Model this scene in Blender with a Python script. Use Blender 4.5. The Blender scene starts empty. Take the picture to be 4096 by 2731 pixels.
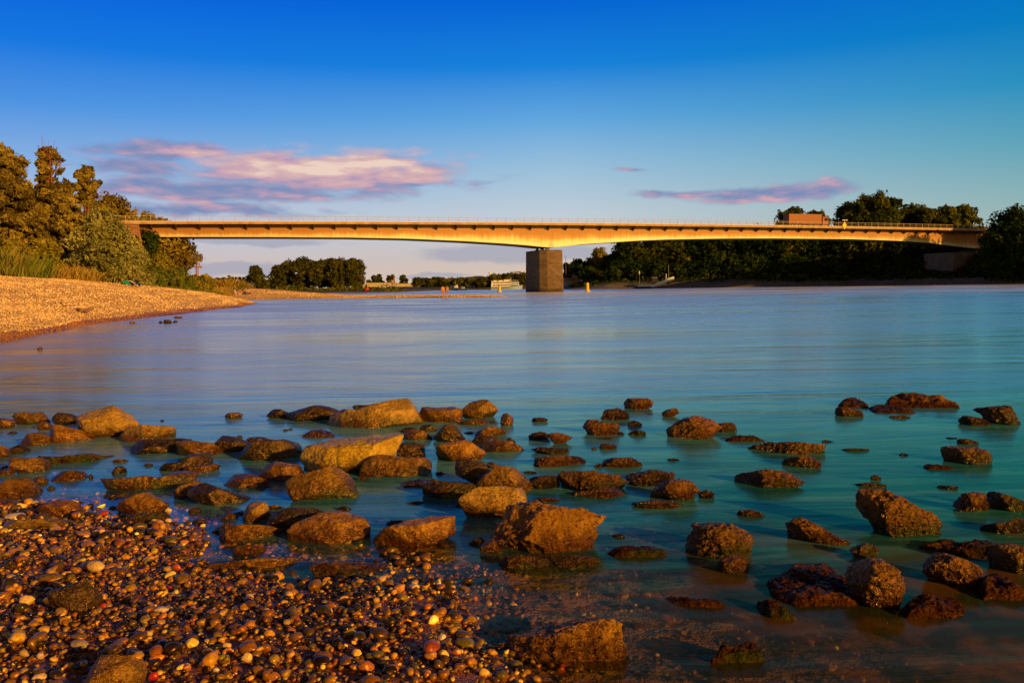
import bpy, math, random
import numpy as np
from mathutils import Vector, Matrix
R_ = math.radians
random.seed(7); RNG = np.random.default_rng(11)
scene = bpy.context.scene
COL = scene.collection
# ------------------------------------------------------------------ camera
FPX, CH, HOR = 3186.0, 1.5, 1146.0
PITCH = math.atan((1365.5 - HOR) / FPX); ROLL = R_(0.9)
F0 = np.array([0, math.cos(PITCH), -math.sin(PITCH)])
R0 = np.array([1.0, 0, 0]); U0 = np.cross(R0, F0)
CR = R0 * math.cos(ROLL) - U0 * math.sin(ROLL)
CU = U0 * math.cos(ROLL) + R0 * math.sin(ROLL)
CAMP = np.array([0, 0, CH])
def ray(px, py):
    return F0 + (px - 2048) / FPX * CR - (py - 1365.5) / FPX * CU
def ground(px, py, z=0.0):
    d = ray(px, py); t = (z - CH) / d[2]
    return CAMP + d * t
def at(px, py, Y):
    d = ray(px, py); return CAMP + d * (Y / d[1])
cam_data = bpy.data.cameras.new("camera"); cam = bpy.data.objects.new("camera", cam_data)
COL.objects.link(cam); scene.camera = cam
cam_data.sensor_width = 36; cam_data.lens = 36 * FPX / 4096
cam_data.clip_start = 0.05; cam_data.clip_end = 30000
cam.matrix_world = Matrix(((CR[0], CU[0], -F0[0], 0), (CR[1], CU[1], -F0[1], 0), (CR[2], CU[2], -F0[2], CH), (0, 0, 0, 1)))
scene.view_settings.view_transform = 'Standard'; scene.view_settings.look = 'None'
scene.view_settings.exposure = 0; scene.view_settings.gamma = 1
# ------------------------------------------------------------------ noise
def _h(i, j, k, s):
    n = (i * 374761393 + j * 668265263 + k * 1274126177 + s * 974711) & 0xffffffff
    n = ((n ^ (n >> 13)) * 1274126177) & 0xffffffff
    n = ((n ^ (n >> 16)) * 2246822519) & 0xffffffff
    return ((n ^ (n >> 15)) & 0xffff) / 65535.0
def noise3(P, s=0):
    P = np.asarray(P, float); I = np.floor(P).astype(np.int64); f = P - I
    f = f * f * (3 - 2 * f); i, j, k = I[:, 0], I[:, 1], I[:, 2]; x, y, z = f[:, 0], f[:, 1], f[:, 2]
    r = 0
    for a in (0, 1):
        for b in (0, 1):
            for c in (0, 1):
                w = (x if a else 1 - x) * (y if b else 1 - y) * (z if c else 1 - z)
                r = r + w * _h(i + a, j + b, k + c, s)
    return r * 2 - 1
def fbm(P, o=4, s=0, g=.5):
    r = 0; a = 1; P = np.asarray(P, float)
    for q in range(o):
        r = r + a * noise3(P, s + q * 17); P = P * 2.03 + 5.1; a *= g
    return r
def sstep(a, b, x):
    t = np.clip((x - a) / (b - a), 0, 1); return t * t * (3 - 2 * t)
# ------------------------------------------------------------------ objects
def tag(o, label=None, cat=None, group=None, kind=None):
    if label: o['label'] = label
    if cat: o['category'] = cat
    if group: o['group'] = group
    if kind: o['kind'] = kind
    return o
def empty(name, loc, label, cat, group=None, rz=0):
    o = bpy.data.objects.new(name, None); COL.objects.link(o); o.location = loc; o.rotation_euler.z = rz
    o.empty_display_size = .2
    return tag(o, label, cat, group)
def npmesh(name, V, Fc, smooth=False, attrs=None):
    """Fc: int array (n,3) or (n,4)"""
    V = np.asarray(V, np.float32); Fc = np.asarray(Fc, np.int32)
    me = bpy.data.meshes.new(name); n, k = Fc.shape
    me.vertices.add(len(V)); me.vertices.foreach_set('co', V.ravel())
    me.loops.add(n * k); me.loops.foreach_set('vertex_index', Fc.ravel())
    me.polygons.add(n); me.polygons.foreach_set('loop_start', np.arange(0, n * k, k, dtype=np.int32))
    try: me.polygons.foreach_set('loop_total', np.full(n, k, np.int32))
    except Exception: pass
    me.polygons.foreach_set('use_smooth', np.full(n, smooth, bool))
    me.update(calc_edges=True)
    for an, arr in (attrs or {}).items():
        arr = np.asarray(arr, np.float32)
        if arr.ndim == 1:
            a = me.attributes.new(an, 'FLOAT', 'POINT'); a.data.foreach_set('value', arr)
        else:
            a = me.attributes.new(an, 'FLOAT_COLOR', 'POINT'); a.data.foreach_set('color', arr.ravel())
    me.validate()
    return me
def addobj(name, me, mat=None, parent=None, loc=None):
    o = bpy.data.objects.new(name, me); COL.objects.link(o)
    if mat is not None and not me.materials: me.materials.append(mat)
    if parent is not None: o.parent = parent
    if loc is not None: o.location = loc
    return o
def copy_tree(o, parent=None):
    c = o.copy(); COL.objects.link(c)
    if parent is not None: c.parent = parent
    for ch in [q for q in bpy.data.objects if q.parent == o]: copy_tree(ch, c)
    return c
class MB:
    """collects simple solids into one mesh"""
    def __init__(s): s.v = []; s.f = []
    def add(s, V, Fc):
        b = len(s.v); s.v += [tuple(map(float, p)) for p in V]; s.f += [tuple(b + i for i in f) for f in Fc]; return s
    def box(s, c, d, rz=0, taper=1.0, taper_y=None):
        ty = taper if taper_y is None else taper_y
        x, y, z = [q / 2 for q in d]; ca, sa = math.cos(rz), math.sin(rz); V = []
        for zz, tx_, ty_ in ((-z, 1, 1), (z, taper, ty)):
            for xx, yy in ((-x, -y), (x, -y), (x, y), (-x, y)):
                a, b = xx * tx_, yy * ty_; V.append((c[0] + a * ca - b * sa, c[1] + a * sa + b * ca, c[2] + zz))
        return s.add(V, [(0, 3, 2, 1), (4, 5, 6, 7), (0, 1, 5, 4), (1, 2, 6, 5), (2, 3, 7, 6), (3, 0, 4, 7)])
    def tube(s, a, b, r0, r1=None, n=8):
        r1 = r0 if r1 is None else r1
        a = Vector(a); b = Vector(b); d = (b - a).normalized()
        u = d.orthogonal().normalized(); w = d.cross(u); V = []
        for p, r in ((a, r0), (b, r1)):
            for i in range(n):
                t = 2 * math.pi * i / n; V.append(p + u * (r * math.cos(t)) + w * (r * math.sin(t)))
        Fc = [(i, (i + 1) % n, n + (i + 1) % n, n + i) for i in range(n)]
        Fc += [tuple(range(n - 1, -1, -1)), tuple(range(n, 2 * n))]
        return s.add(V, Fc)
    def path(s, pts, rs, n=8):
        for i in range(len(pts) - 1): s.tube(pts[i], pts[i + 1], rs[i], rs[i + 1], n)
        return s
    def prism(s, poly, a, b):
        """poly of 3D points; a->b extrusion vector b"""
        n = len(poly); V = [Vector(p) + Vector(a) for p in poly] + [Vector(p) + Vector(b) for p in poly]
        return s.add(V, [tuple(range(n - 1, -1, -1)), tuple(range(n, 2 * n))] + [(i, (i + 1) % n, n + (i + 1) % n, n + i) for i in range(n)])
    def ball(s, c, r, n=10, m=6, sc=(1, 1, 1)):
        V = [(c[0], c[1], c[2] - r * sc[2])]
        for j in range(1, m):
            ph = -math.pi / 2 + math.pi * j / m
            for i in range(n):
                t = 2 * math.pi * i / n
                V.append((c[0] + r * sc[0] * math.cos(ph) * math.cos(t), c[1] + r * sc[1] * math.cos(ph) * math.sin(t), c[2] + r * sc[2] * math.sin(ph)))
        V.append((c[0], c[1], c[2] + r * sc[2])); T = len(V) - 1; Fc = []
        for i in range(n): Fc.append((0, 1 + (i + 1) % n, 1 + i)); Fc.append((T, T - n + i, T - n + (i + 1) % n))
        for j in range(m - 2):
            for i in range(n):
                a = 1 + j * n + i; b = 1 + j * n + (i + 1) % n; Fc.append((a, b, b + n, a + n))
        return s.add(V, Fc)
    def build(s, name, mat, parent=None, smooth=False, bevel=0, loc=None):
        me = bpy.data.meshes.new(name); me.from_pydata(s.v, [], s.f); me.validate(); me.update()
        if smooth: me.polygons.foreach_set('use_smooth', [True] * len(me.polygons))
        o = addobj(name, me, mat, parent, loc)
        if bevel:
            m = o.modifiers.new('bevel', 'BEVEL'); m.width = bevel; m.segments = 2; m.limit_method = 'ANGLE'
        return o
# ------------------------------------------------------------------ nodes
class NT:
    def __init__(s, tree): s.t = tree; s.n = tree.nodes; s.l = tree.links
    def new(s, typ, ins=None, **kw):
        n = s.n.new(typ)
        for k, v in kw.items(): setattr(n, k, v)
        for k, v in (ins or {}).items(): s.set(n.inputs[k], v)
        return n
    def set(s, sock, v):
        if isinstance(v, bpy.types.NodeSocket): s.l.new(v, sock)
        elif isinstance(v, bpy.types.Node): s.l.new(v.outputs[0], sock)
        else:
            if sock.type == 'RGBA' and hasattr(v, '__len__') and len(v) == 3: v = tuple(v) + (1,)
            sock.default_value = v
    def m(s, op, a, b=None, c=None, clamp=False):
        n = s.n.new('ShaderNodeMath'); n.operation = op; n.use_clamp = clamp
        for i, v in enumerate((a, b, c)):
            if v is not None: s.set(n.inputs[i], v)
        return n.outputs[0]
    def noise(s, vec, scale, detail=4, rough=.55, dist=0):
        n = s.new('ShaderNodeTexNoise', {'Scale': scale, 'Detail': detail, 'Roughness': rough, 'Distortion': dist}); s.l.new(vec, n.inputs['Vector']); return n.outputs[0]
    def ramp(s, fac, stops, interp='LINEAR'):
        n = s.n.new('ShaderNodeValToRGB'); n.color_ramp.interpolation = interp; e = n.color_ramp.elements
        while len(e) < len(stops): e.new(.5)
        for el, (p, c) in zip(e, stops):
            el.position = p; el.color = (c if len(c) == 4 else tuple(c) + (1,)) if hasattr(c, '__len__') else (c, c, c, 1)
        s.set(n.inputs[0], fac); return n.outputs[0]
    def mix(s, fac, a, b, blend='MIX'):
        n = s.n.new('ShaderNodeMix'); n.data_type = 'RGBA'; n.blend_type = blend
        s.set(n.inputs[0], fac); s.set(n.inputs[6], a); s.set(n.inputs[7], b); return n.outputs[2]
    def range(s, v, a, b, c=0., d=1., smooth=False):
        n = s.n.new('ShaderNodeMapRange'); n.clamp = True
        if smooth: n.interpolation_type = 'SMOOTHSTEP'
        for i, q in enumerate((v, a, b, c, d)): s.set(n.inputs[i], q)
        return n.outputs[0]
    def scale(s, vec, sc, loc=(0, 0, 0)):
        n = s.new('ShaderNodeMapping'); n.inputs['Scale'].default_value = sc; n.inputs['Location'].default_value = loc; s.l.new(vec, n.inputs[0]); return n.outputs[0]
    def bump(s, h, strength=.5, dist=.02, normal=None):
        n = s.new('ShaderNodeBump', {'Strength': strength, 'Distance': dist}); s.set(n.inputs['Height'], h)
        if normal is not None: s.set(n.inputs['Normal'], normal)
        return n.outputs[0]
def newmat(name):
    m = bpy.data.materials.new(name); m.use_nodes = True; nt = NT(m.node_tree); nt.n.clear()
    out = nt.n.new('ShaderNodeOutputMaterial'); return m, nt, out
def pbr(nt, out, col, rough=.6, normal=None, metal=0, spec=.5, tint=None):
    b = nt.new('ShaderNodeBsdfPrincipled', {'Base Color': col, 'Roughness': rough, 'Metallic': metal, 'Specular IOR Level': spec})
    if tint: b.inputs['Specular Tint'].default_value = tint + (1,)
    if normal is not None: nt.l.new(normal, b.inputs['Normal'])
    nt.l.new(b.outputs[0], out.inputs[0]); return b
_sm = {}
def simple(name, col, rough=.6, var=.25, scale=3., metal=0, bump=.2):
    if name in _sm: return _sm[name]
    m, nt, out = newmat(name)
    tc = nt.new('ShaderNodeTexCoord').outputs['Object']
    n = nt.noise(tc, scale, 5)
    c = nt.mix(nt.range(n, .3, .7), tuple(q * (1 - var) for q in col), tuple(min(1, q * (1 + var)) for q in col))
    pbr(nt, out, c, rough, nt.bump(n, bump, .01), metal); _sm[name] = m; return m
def lin(r, g, b):
    f = lambda c: (c / 255 / 12.92) if c / 255 <= .04045 else ((c / 255 + .055) / 1.055) ** 2.4
    return (f(r), f(g), f(b))
# ------------------------------------------------------------------ light
SUN_AZ = R_(46.0)      # toward the sun: behind the camera, to its right
SUN_EL = R_(14.0)
SH = (math.sin(SUN_AZ), -math.cos(SUN_AZ))
SUNV = Vector((SH[0] * math.cos(SUN_EL), SH[1] * math.cos(SUN_EL), math.sin(SUN_EL)))
ld = bpy.data.lights.new("sun", 'SUN'); ld.energy = 5.0; ld.angle = R_(0.6); ld.color = (1.0, .50, .12)
sun = bpy.data.objects.new("sun", ld); COL.objects.link(sun)
sun.rotation_euler = (-SUNV).to_track_quat('-Z', 'Y').to_euler()
sun.location = (60, -60, 60)
# ------------------------------------------------------------------ world
W = bpy.data.worlds.new("World"); scene.world = W; W.use_nodes = True
nt = NT(W.node_tree); nt.n.clear(); wout = nt.n.new('ShaderNodeOutputWorld')
D = nt.new('ShaderNodeTexCoord').outputs['Generated']
sx = nt.new('ShaderNodeSeparateXYZ'); nt.l.new(D, sx.inputs[0]); X, Y, Z = sx.outputs
hyp = nt.m('SQRT', nt.m('ADD', nt.m('MULTIPLY', X, X), nt.m('MULTIPLY', Y, Y)))
el = nt.m('MULTIPLY', nt.m('ARCTAN2', Z, hyp), 180 / math.pi)
az = nt.m('MULTIPLY', nt.m('ARCTAN2', X, Y), 180 / math.pi)     # 0 straight ahead, + right
t = nt.m('DIVIDE', el, 90.)
def st(l): return [(max(0, e) / 90, lin(*c)) for e, c in l]
left = nt.ramp(t, st([(0, (214, 190, 178)), (1.6, (206, 190, 190)), (3.2, (196, 194, 208)), (5, (184, 196, 220)), (8, (136, 176, 226)), (11.5, (74, 146, 228)), (15, (16, 118, 226)), (19, (0, 96, 224)), (24, (0, 78, 196)), (32, (0, 46, 98)), (50, (0, 24, 48)), (89, (2, 14, 26))]))
mid = nt.ramp(t, st([(0, (222, 198, 176)), (1.6, (210, 194, 184)), (3.2, (202, 200, 202)), (5, (194, 206, 216)), (8, (158, 194, 220)), (11.5, (98, 168, 224)), (15, (20, 130, 220)), (19, (0, 102, 214)), (24, (0, 84, 188)), (32, (0, 46, 98)), (50, (0, 24, 48)), (89, (2, 14, 26))]))
right = nt.ramp(t, st([(0, (190, 178, 140)), (1.6, (182, 182, 160)), (3.2, (160, 184, 178)), (5, (138, 178, 182)), (8, (92, 164, 186)), (11.5, (34, 144, 192)), (15, (0, 124, 194)), (19, (0, 104, 200)), (24, (0, 82, 172)), (32, (0, 46, 92)), (50, (0, 24, 46)), (89, (2, 14, 26))]))
skyc = nt.mix(nt.range(az, -34, 2), left, mid)
skyc = nt.mix(nt.range(az, 4, 34), skyc, right)
rear = nt.ramp(t, st([(0, (190, 120, 62)), (6, (176, 128, 84)), (14, (110, 104, 104)), (26, (40, 60, 84)), (50, (4, 24, 44)), (89, (2, 14, 26))]))
skyc = nt.mix(nt.range(Y, .25, -.35), skyc, rear)
# warm glow low around the sun (behind the photographer)
sv = nt.new('ShaderNodeVectorMath', operation='DOT_PRODUCT'); nt.l.new(D, sv.inputs[0]); sv.inputs[1].default_value = SUNV
glow = nt.m('POWER', nt.m('MAXIMUM', sv.outputs['Value'], 0.), 6.)
skyc = nt.mix(nt.m('MULTIPLY', glow, .6), skyc, (1.0, .5, .17))
# clouds laid out on azimuth/elevation (degrees)
def px2ae(px, py):
    d = ray(px, py); return math.degrees(math.atan2(d[0], d[1])), math.degrees(math.atan2(d[2], math.hypot(d[0], d[1])))
cv = nt.new('ShaderNodeCombineXYZ'); nt.l.new(az, cv.inputs[0]); nt.l.new(el, cv.inputs[1]); AE = cv.outputs[0]
warp = nt.new('ShaderNodeTexNoise', {'Scale': .35, 'Detail': 3.}); nt.l.new(AE, warp.inputs['Vector'])
wv = nt.new('ShaderNodeVectorMath', operation='SUBTRACT'); nt.l.new(warp.outputs['Color'], wv.inputs[0]); wv.inputs[1].default_value = (.5, .5, .5)
wm = nt.new('ShaderNodeVectorMath', operation='MULTIPLY'); nt.l.new(wv.outputs[0], wm.inputs[0]); wm.inputs[1].default_value = (4.5, .9, 0)
wa = nt.new('ShaderNodeVectorMath', operation='ADD'); nt.l.new(AE, wa.inputs[0]); nt.l.new(wm.outputs[0], wa.inputs[1]); AEW = wa.outputs[0]
sw = nt.new('ShaderNodeSeparateXYZ'); nt.l.new(AEW, sw.inputs[0]); AW, EW = sw.outputs[0], sw.outputs[1]
def ell(px, py, rx, ry, amp=1., pw=1.):
    a, e = px2ae(px, py); rxd = rx / FPX * 57.3 * math.cos(R_(a)) ** 2; ryd = ry / FPX * 57.3
    q = nt.m('MULTIPLY', nt.m('SUBTRACT', AW, a), 1 / rxd); w = nt.m('MULTIPLY', nt.m('SUBTRACT', EW, e), 1 / ryd)
    d = nt.m('SQRT', nt.m('ADD', nt.m('MULTIPLY', q, q), nt.m('MULTIPLY', w, w)))
    return nt.m('MULTIPLY', nt.m('SUBTRACT', 1., d), amp), w
def dmax(items):
    r = items[0]
    for i in items[1:]: r = nt.m('MAXIMUM', r, i)
    return r
n1 = nt.noise(nt.scale(AE, (.26, 1.0, 1)), 1., 6, .52, .2)
n1b = nt.noise(nt.scale(AE, (.26, 1.0, 1), (-.13, -.28, 0)), 1., 6, .52, .2)
E1, w1 = ell(1250, 688, 820, 118, 1.25); E1b, _ = ell(1640, 726, 380, 36, 1.)
E2, w2 = ell(680, 608, 520, 50, 1.)
E3, w3 = ell(540, 665, 300, 42, .9)
E4, w4 = ell(880, 765, 800, 60, 1.1)
E5, w5 = ell(800, 838, 700, 40, 1.)
E6, w6 = ell(3090, 768, 500, 46, 1.15)
E7, w7 = ell(2720, 775, 260, 24, .7)
E11, w11 = ell(2500, 680, 160, 14, .5)
dens = dmax([E1, E1b, E2, E3, E4, E5, E6, E7, E11])
nn = nt.m('SUBTRACT', n1, .5)
dd = nt.m('ADD', dens, nt.m('MULTIPLY', nn, 1.7))
mask = nt.range(dd, .02, .7, 0, .95, smooth=True)
mask = nt.m('MULTIPLY', mask, nt.range(dens, -.25, .1, smooth=True))
relief = nt.m('SUBTRACT', n1, n1b)
warmth, ww = ell(1330, 670, 640, 110, 1.1)
warmr, _ = ell(3180, 762, 420, 44, .9)
low = nt.range(w1, -.9, .5)
lit = nt.m('ADD', nt.m('MULTIPLY', nt.range(nt.m('MAXIMUM', warmth, warmr), -.2, 1.1), nt.range(w1, -.75, .1, .2, 1.)), nt.m('MULTIPLY', relief, 1.9))
lit = nt.m('ADD', lit, .12, clamp=True)
ccol = nt.ramp(lit, [(0, lin(122, 140, 184)), (.25, lin(156, 148, 184)), (.45, lin(198, 160, 180)), (.75, lin(220, 180, 178)), (1, lin(242, 212, 194))])
skyc = nt.mix(mask, skyc, ccol)
# low lavender banks near the horizon
B1, _ = ell(2080, 1015, 560, 46, 1.); B2, _ = ell(1000, 968, 520, 24, .8); B3, _ = ell(950, 1075, 460, 34, .9); B4, _ = ell(1750, 1100, 260, 16, .6)
bd = nt.m('ADD', dmax([B1, B2, B3, B4]), nt.m('MULTIPLY', nn, .9))
skyc = nt.mix(nt.range(bd, .05, .5, 0, .7, smooth=True), skyc, lin(160, 164, 184))
below = nt.range(el, -1.5, -.2)
skyc = nt.mix(below, lin(120, 110, 95), skyc)
bg = nt.new('ShaderNodeBackground', {'Strength': .97}); nt.l.new(skyc, bg.inputs[0])
ns = nt.n.new('ShaderNodeTexSky'); ns.sky_type = 'NISHITA'; ns.sun_disc = False; ns.sun_elevation = SUN_EL
ns.sun_rotation = math.atan2(SUNV.x, SUNV.y)
bg2 = nt.new('ShaderNodeBackground', {'Strength': .0012}); nt.l.new(ns.outputs[0], bg2.inputs[0])
ad = nt.n.new('ShaderNodeAddShader'); nt.l.new(bg.outputs[0], ad.inputs[0]); nt.l.new(bg2.outputs[0], ad.inputs[1])
nt.l.new(ad.outputs[0], wout.inputs[0])
# ------------------------------------------------------------------ terrain
def P2(px, py): g = ground(px, py); return (g[0], g[1])
fore_px = [(-900, 1985), (-300, 2020), (0, 2045), (200, 2075), (330, 2105), (560, 2150), (640, 2215), (700, 2290), (760, 2325), (900, 2330), (1000, 2300), (1242, 2320), (1542, 2300), (1676, 2346), (1720, 2419), (1797, 2483), (1829, 2572), (1893, 2674), (1957, 2731), (2150, 3000), (2300, 3600)]
FORE = [P2(*p) for p in fore_px]
FORE = [(-9, 5.2)] + FORE + [(1.2, -2), (3, -12), (20, -60), (150, -160), (200, -400), (-600, -400), (-600, 3), (-40, 4)]
left_px = [(0, 1370), (150, 1337), (380, 1295), (600, 1268), (800, 1245), (900, 1234), (1000, 1220), (1035, 1213), (1005, 1207), (960, 1203), (1000, 1199), (1100, 1196), (1200, 1194), (1400, 1193), (1600, 1192), (1800, 1191), (1950, 1190), (2030, 1187), (1950, 1185), (1800, 1184), (1600, 1183.5), (1400, 1183), (1170, 1181)]
LEFT = [(-600, 3), (-40, 4), (-14, 6.5), (-19, 11), (-20, 17)] + [P2(*p) for p in left_px] + [(-95, 250), (-170, 300), (-400, 420), (-1200, 700), (-1200, 3)]
far_px = [(1140, 1175), (1300, 1173), (1560, 1171), (1680, 1166), (1780, 1161.5), (1900, 1159), (2100, 1156), (2210, 1155.5), (2270, 1157.5), (2400, 1156.5), (2700, 1152.5), (2900, 1150), (3400, 1143), (3800, 1138.5), (4096, 1136)]
FAR = [(-9000, 2200), (-1200, 850), (-420, 480), (-190, 380)] + [P2(*p) for p in far_px] + [(165, 170), (200, 90), (230, 0), (262, -200), (9000, -400), (9000, 14000), (-9000, 14000)]
def sdist(P, poly):
    poly = np.array(poly); d2 = np.full(len(P), 1e18); ins = np.zeros(len(P), bool)
    for i in range(len(poly)):
        a, b = poly[i], poly[(i + 1) % len(poly)]; ab = b - a
        tt = np.clip(((P - a) @ ab) / (ab @ ab), 0, 1); q = P - (a + tt[:, None] * ab)
        d2 = np.minimum(d2, (q * q).sum(1))
        c = ((a[1] > P[:, 1]) != (b[1] > P[:, 1]))
        with np.errstate(divide='ignore', invalid='ignore'):
            xx = (b[0] - a[0]) * (P[:, 1] - a[1]) / (b[1] - a[1]) + a[0]
        ins ^= c & (P[:, 0] < xx)
    d = np.sqrt(d2); return np.where(ins, d, -d)
def terrain_z(P):
    P = np.asarray(P, float); x, y = P[:, 0], P[:, 1]
    P3 = np.c_[P, np.zeros(len(P))]
    s1, s2, s3 = sdist(P, FORE), sdist(P, LEFT), sdist(P, FAR)
    jit = .12 * fbm(P3 * 1.7, 3, 3)
    near = np.hypot(x, y)
    a = s1 + np.where(near < 20, jit, 0)
    z1 = np.where(a > 0, .13 * (1 - np.exp(-a / .9)) + .02 * np.clip(a - 2, 0, 40), np.maximum(.065 * a, -.20 - .03 * np.abs(a)))
    z1 = z1 + np.where(a > 0, .014 * fbm(P3 * 2.2, 2, 5) * sstep(0, .5, a), .02 * fbm(P3 * 2, 3, 6))
    amp = .3 + (1.9 + 1.2 * (1 - sstep(45, 105, y))) * (1 - sstep(88, 120, y) * sstep(-62, -30, x))
    b = s2 + 1.0 * fbm(P3 * .12, 3, 8) * sstep(20, 60, near) * (x < -6) * .6
    z2 = np.where(b > 0, amp * (1 - np.exp(-b / (2.5 + 4 * sstep(.3, 2., amp))))  + np.where(amp > 1.6, .14 * np.clip(b - 17, 0, 16), 0) * (1 - sstep(84, 112, y)), np.maximum(.11 * b, -1.6))
    z2 = z2 + .04 * fbm(P3 * .6, 3, 9) * sstep(0, 4, b)
    # gentler plain on the far left, steeper bank to the right
    k = sstep(-40, 60, x)
    hi = 1.5 + 2.2 * k + 2.0 * sstep(80, 150, x)
    z3 = np.where(s3 > 0, hi * (1 - np.exp(-s3 / (9 - 3 * k))) + .05 * k * np.clip(s3 - 15, 0, 130), np.maximum(.2 * s3, -2.5))
    z3 = z3 + .25 * fbm(P3 * .08, 3, 12) * sstep(0, 8, s3)
    far = np.hypot(x, y)
    z = np.maximum(np.maximum(z1, z2), z3)
    return z, s1, s2, s3
def tz(x, y): return float(terrain_z(np.array([[x, y]]))[0][0])
ang = np.concatenate([np.linspace(-180, -52, 34)[:-1], np.linspace(-52, 50, 560), np.linspace(50, 180, 34)[1:-1]])
rad = .6 * 1.0172 ** np.arange(0, 585); rad = np.concatenate([rad, [14000, 25000]]); 
AN, RA = np.meshgrid(np.radians(ang), rad)
PX = np.c_[(RA * np.sin(AN)).ravel(), (RA * np.cos(AN)).ravel()]
PX = np.vstack([PX, [[0, 0]]])
TZ, S1, S2, S3 = terrain_z(PX)
na, nr = len(ang), len(rad)
idx = np.arange(na * nr).reshape(nr, na); nx = np.roll(idx, -1, axis=1)
Q = np.stack([idx[:-1], idx[1:], nx[1:], nx[:-1]], -1).reshape(-1, 4)
cap = na * nr
Q = np.vstack([Q, np.stack([idx[0], nx[0], np.full(na, cap), np.full(na, cap)], -1)])
# last ring faces are triangles: rebuild them as real tris in a separate pass
Qm = Q[:-na]
me = bpy.data.meshes.new('ground')
shore = np.maximum(S1, np.maximum(S2, S3))
veg2 = sstep(14, 20, S2 + 2.5 * fbm(np.c_[PX, 0 * PX[:, :1]] * .15, 3, 21)) * (1 - sstep(88, 112, PX[:, 1]) * sstep(-62, -54, PX[:, 0]))
veg3 = sstep(2.5, 6, S3 + 1.5 * fbm(np.c_[PX, 0 * PX[:, :1]] * .1, 3, 22))
riprap = (S3 > -3) * 1.0 * (1 - veg3)
me = npmesh('ground', np.c_[PX, TZ], Qm, True, {'veg': np.maximum(veg2, veg3), 'riprap': riprap, 'farbank': (S3 > -4).astype(float)})
m, nt, out = newmat('ground_surface')
geo = nt.new('ShaderNodeNewGeometry').outputs['Position']
def attr(nt, n, out='Fac'):
    a = nt.n.new('ShaderNodeAttribute'); a.attribute_name = n; return a.outputs[out]
sp = nt.new('ShaderNodeSeparateXYZ'); nt.l.new(geo, sp.inputs[0])
nb = nt.noise(geo, .35, 5, .6); nf = nt.noise(geo, 5., 5, .7); nf2 = nt.noise(geo, 22., 3, .7)
vor = nt.new('ShaderNodeTexVoronoi', {'Scale': 9.}); nt.l.new(geo, vor.inputs['Vector'])
grav = nt.ramp(nf, [(.25, (.38, .24, .11)), (.45, (.66, .47, .24)), (.62, (.85, .66, .38)), (.8, (.95, .8, .52))])
grav = nt.mix(.5, grav, nt.mix(nt.range(nf2, .3, .7), (.42, .27, .13), (.95, .75, .44)))
grav = nt.mix(nt.range(nb, .35, .7), grav, nt.mix(1., grav, (.82, .70, .58), 'MULTIPLY'))
wet = nt.range(nt.m('ADD', nt.m('ADD', sp.outputs[2], nt.range(sp.outputs[1], 60, 110, 0, .3)), nt.m('MULTIPLY', nt.m('SUBTRACT', nb, .5), .35)), .05, .5, smooth=True)
grav = nt.mix(1., grav, (.86, .80, .70), 'MULTIPLY')
grav = nt.mix(wet, nt.mix(1., grav, (.42, .22, .12), 'MULTIPLY'), grav)
bed = nt.ramp(nt.noise(geo, 6., 5, .6), [(.35, (.10, .075, .02)), (.5, (.42, .23, .05)), (.65, (.85, .42, .09))])
grav = nt.mix(nt.range(sp.outputs[2], -.06, .0), bed, grav)
grass = nt.ramp(nt.noise(geo, .8, 6, .7), [(.3, (.03, .045, .012)), (.5, (.10, .10, .025)), (.65, (.22, .16, .05)), (.8, (.3, .2, .07))])
fb = attr(nt, 'farbank')
grassf = nt.ramp(nt.noise(geo, .25, 6, .7), [(.3, (.02, .035, .01)), (.5, (.05, .065, .018)), (.7, (.13, .1, .03))])
grass = nt.mix(fb, grass, grassf)
rr = nt.ramp(nt.noise(geo, 1.6, 5, .8), [(.35, (.04, .04, .03)), (.5, (.17, .15, .11)), (.65, (.42, .36, .26))])
base = nt.mix(attr(nt, 'veg'), nt.mix(nt.m('MULTIPLY', fb, nt.range(sp.outputs[2], 0., .15)), grav, rr), grass)
hh = nt.m('ADD', nt.m('MULTIPLY', nf, 1.), nt.m('ADD', nt.m('MULTIPLY', nf2, .35), nt.m('MULTIPLY', vor.outputs['Distance'], -.5)))
pbr(nt, out, base, nt.range(wet, 0, 1, .45, .85), nt.bump(hh, 1., .10))
g = addobj('ground', me, m); tag(g, kind='structure')
# distant wooded ridge on the horizon
def ridge(name, x0, x1, Yd, hfun, mat_, seed, thick=400):
    xs = np.linspace(x0, x1, 400); V = []; 
    for j, (dy, k) in enumerate(((0, 0), (thick * .25, .75), (thick * .5, 1), (thick, 0))):
        h = hfun(xs) * k + (k > 0) * 1.2 * noise3(np.c_[xs * .08, xs * 0 + j, xs * 0], seed) * 2
        V.append(np.c_[xs, xs * 0 + Yd + dy, h])
    V = np.vstack(V); n = len(xs); i = np.arange(n - 1)
    Fc = np.vstack([np.stack([j * n + i, j * n + i + 1, (j + 1) * n + i + 1, (j + 1) * n + i], -1) for j in range(3)])
    return addobj(name, npmesh(name, V, Fc, False), mat_)
hillm = simple('far_forest_haze', (.085, .085, .07), .9, .3, .05)
def hf(xs):
    px = xs / 2600 * FPX + 2048
    return 6 + 34 * sstep(1480, 1900, px) * (1 - .55 * sstep(1960, 2150, px)) + 3 * noise3(np.c_[xs * .006, xs * 0, xs * 0], 4)
tag(ridge('hills', -1500, 1500, 2600, hf, hillm, 3), kind='structure')
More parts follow.
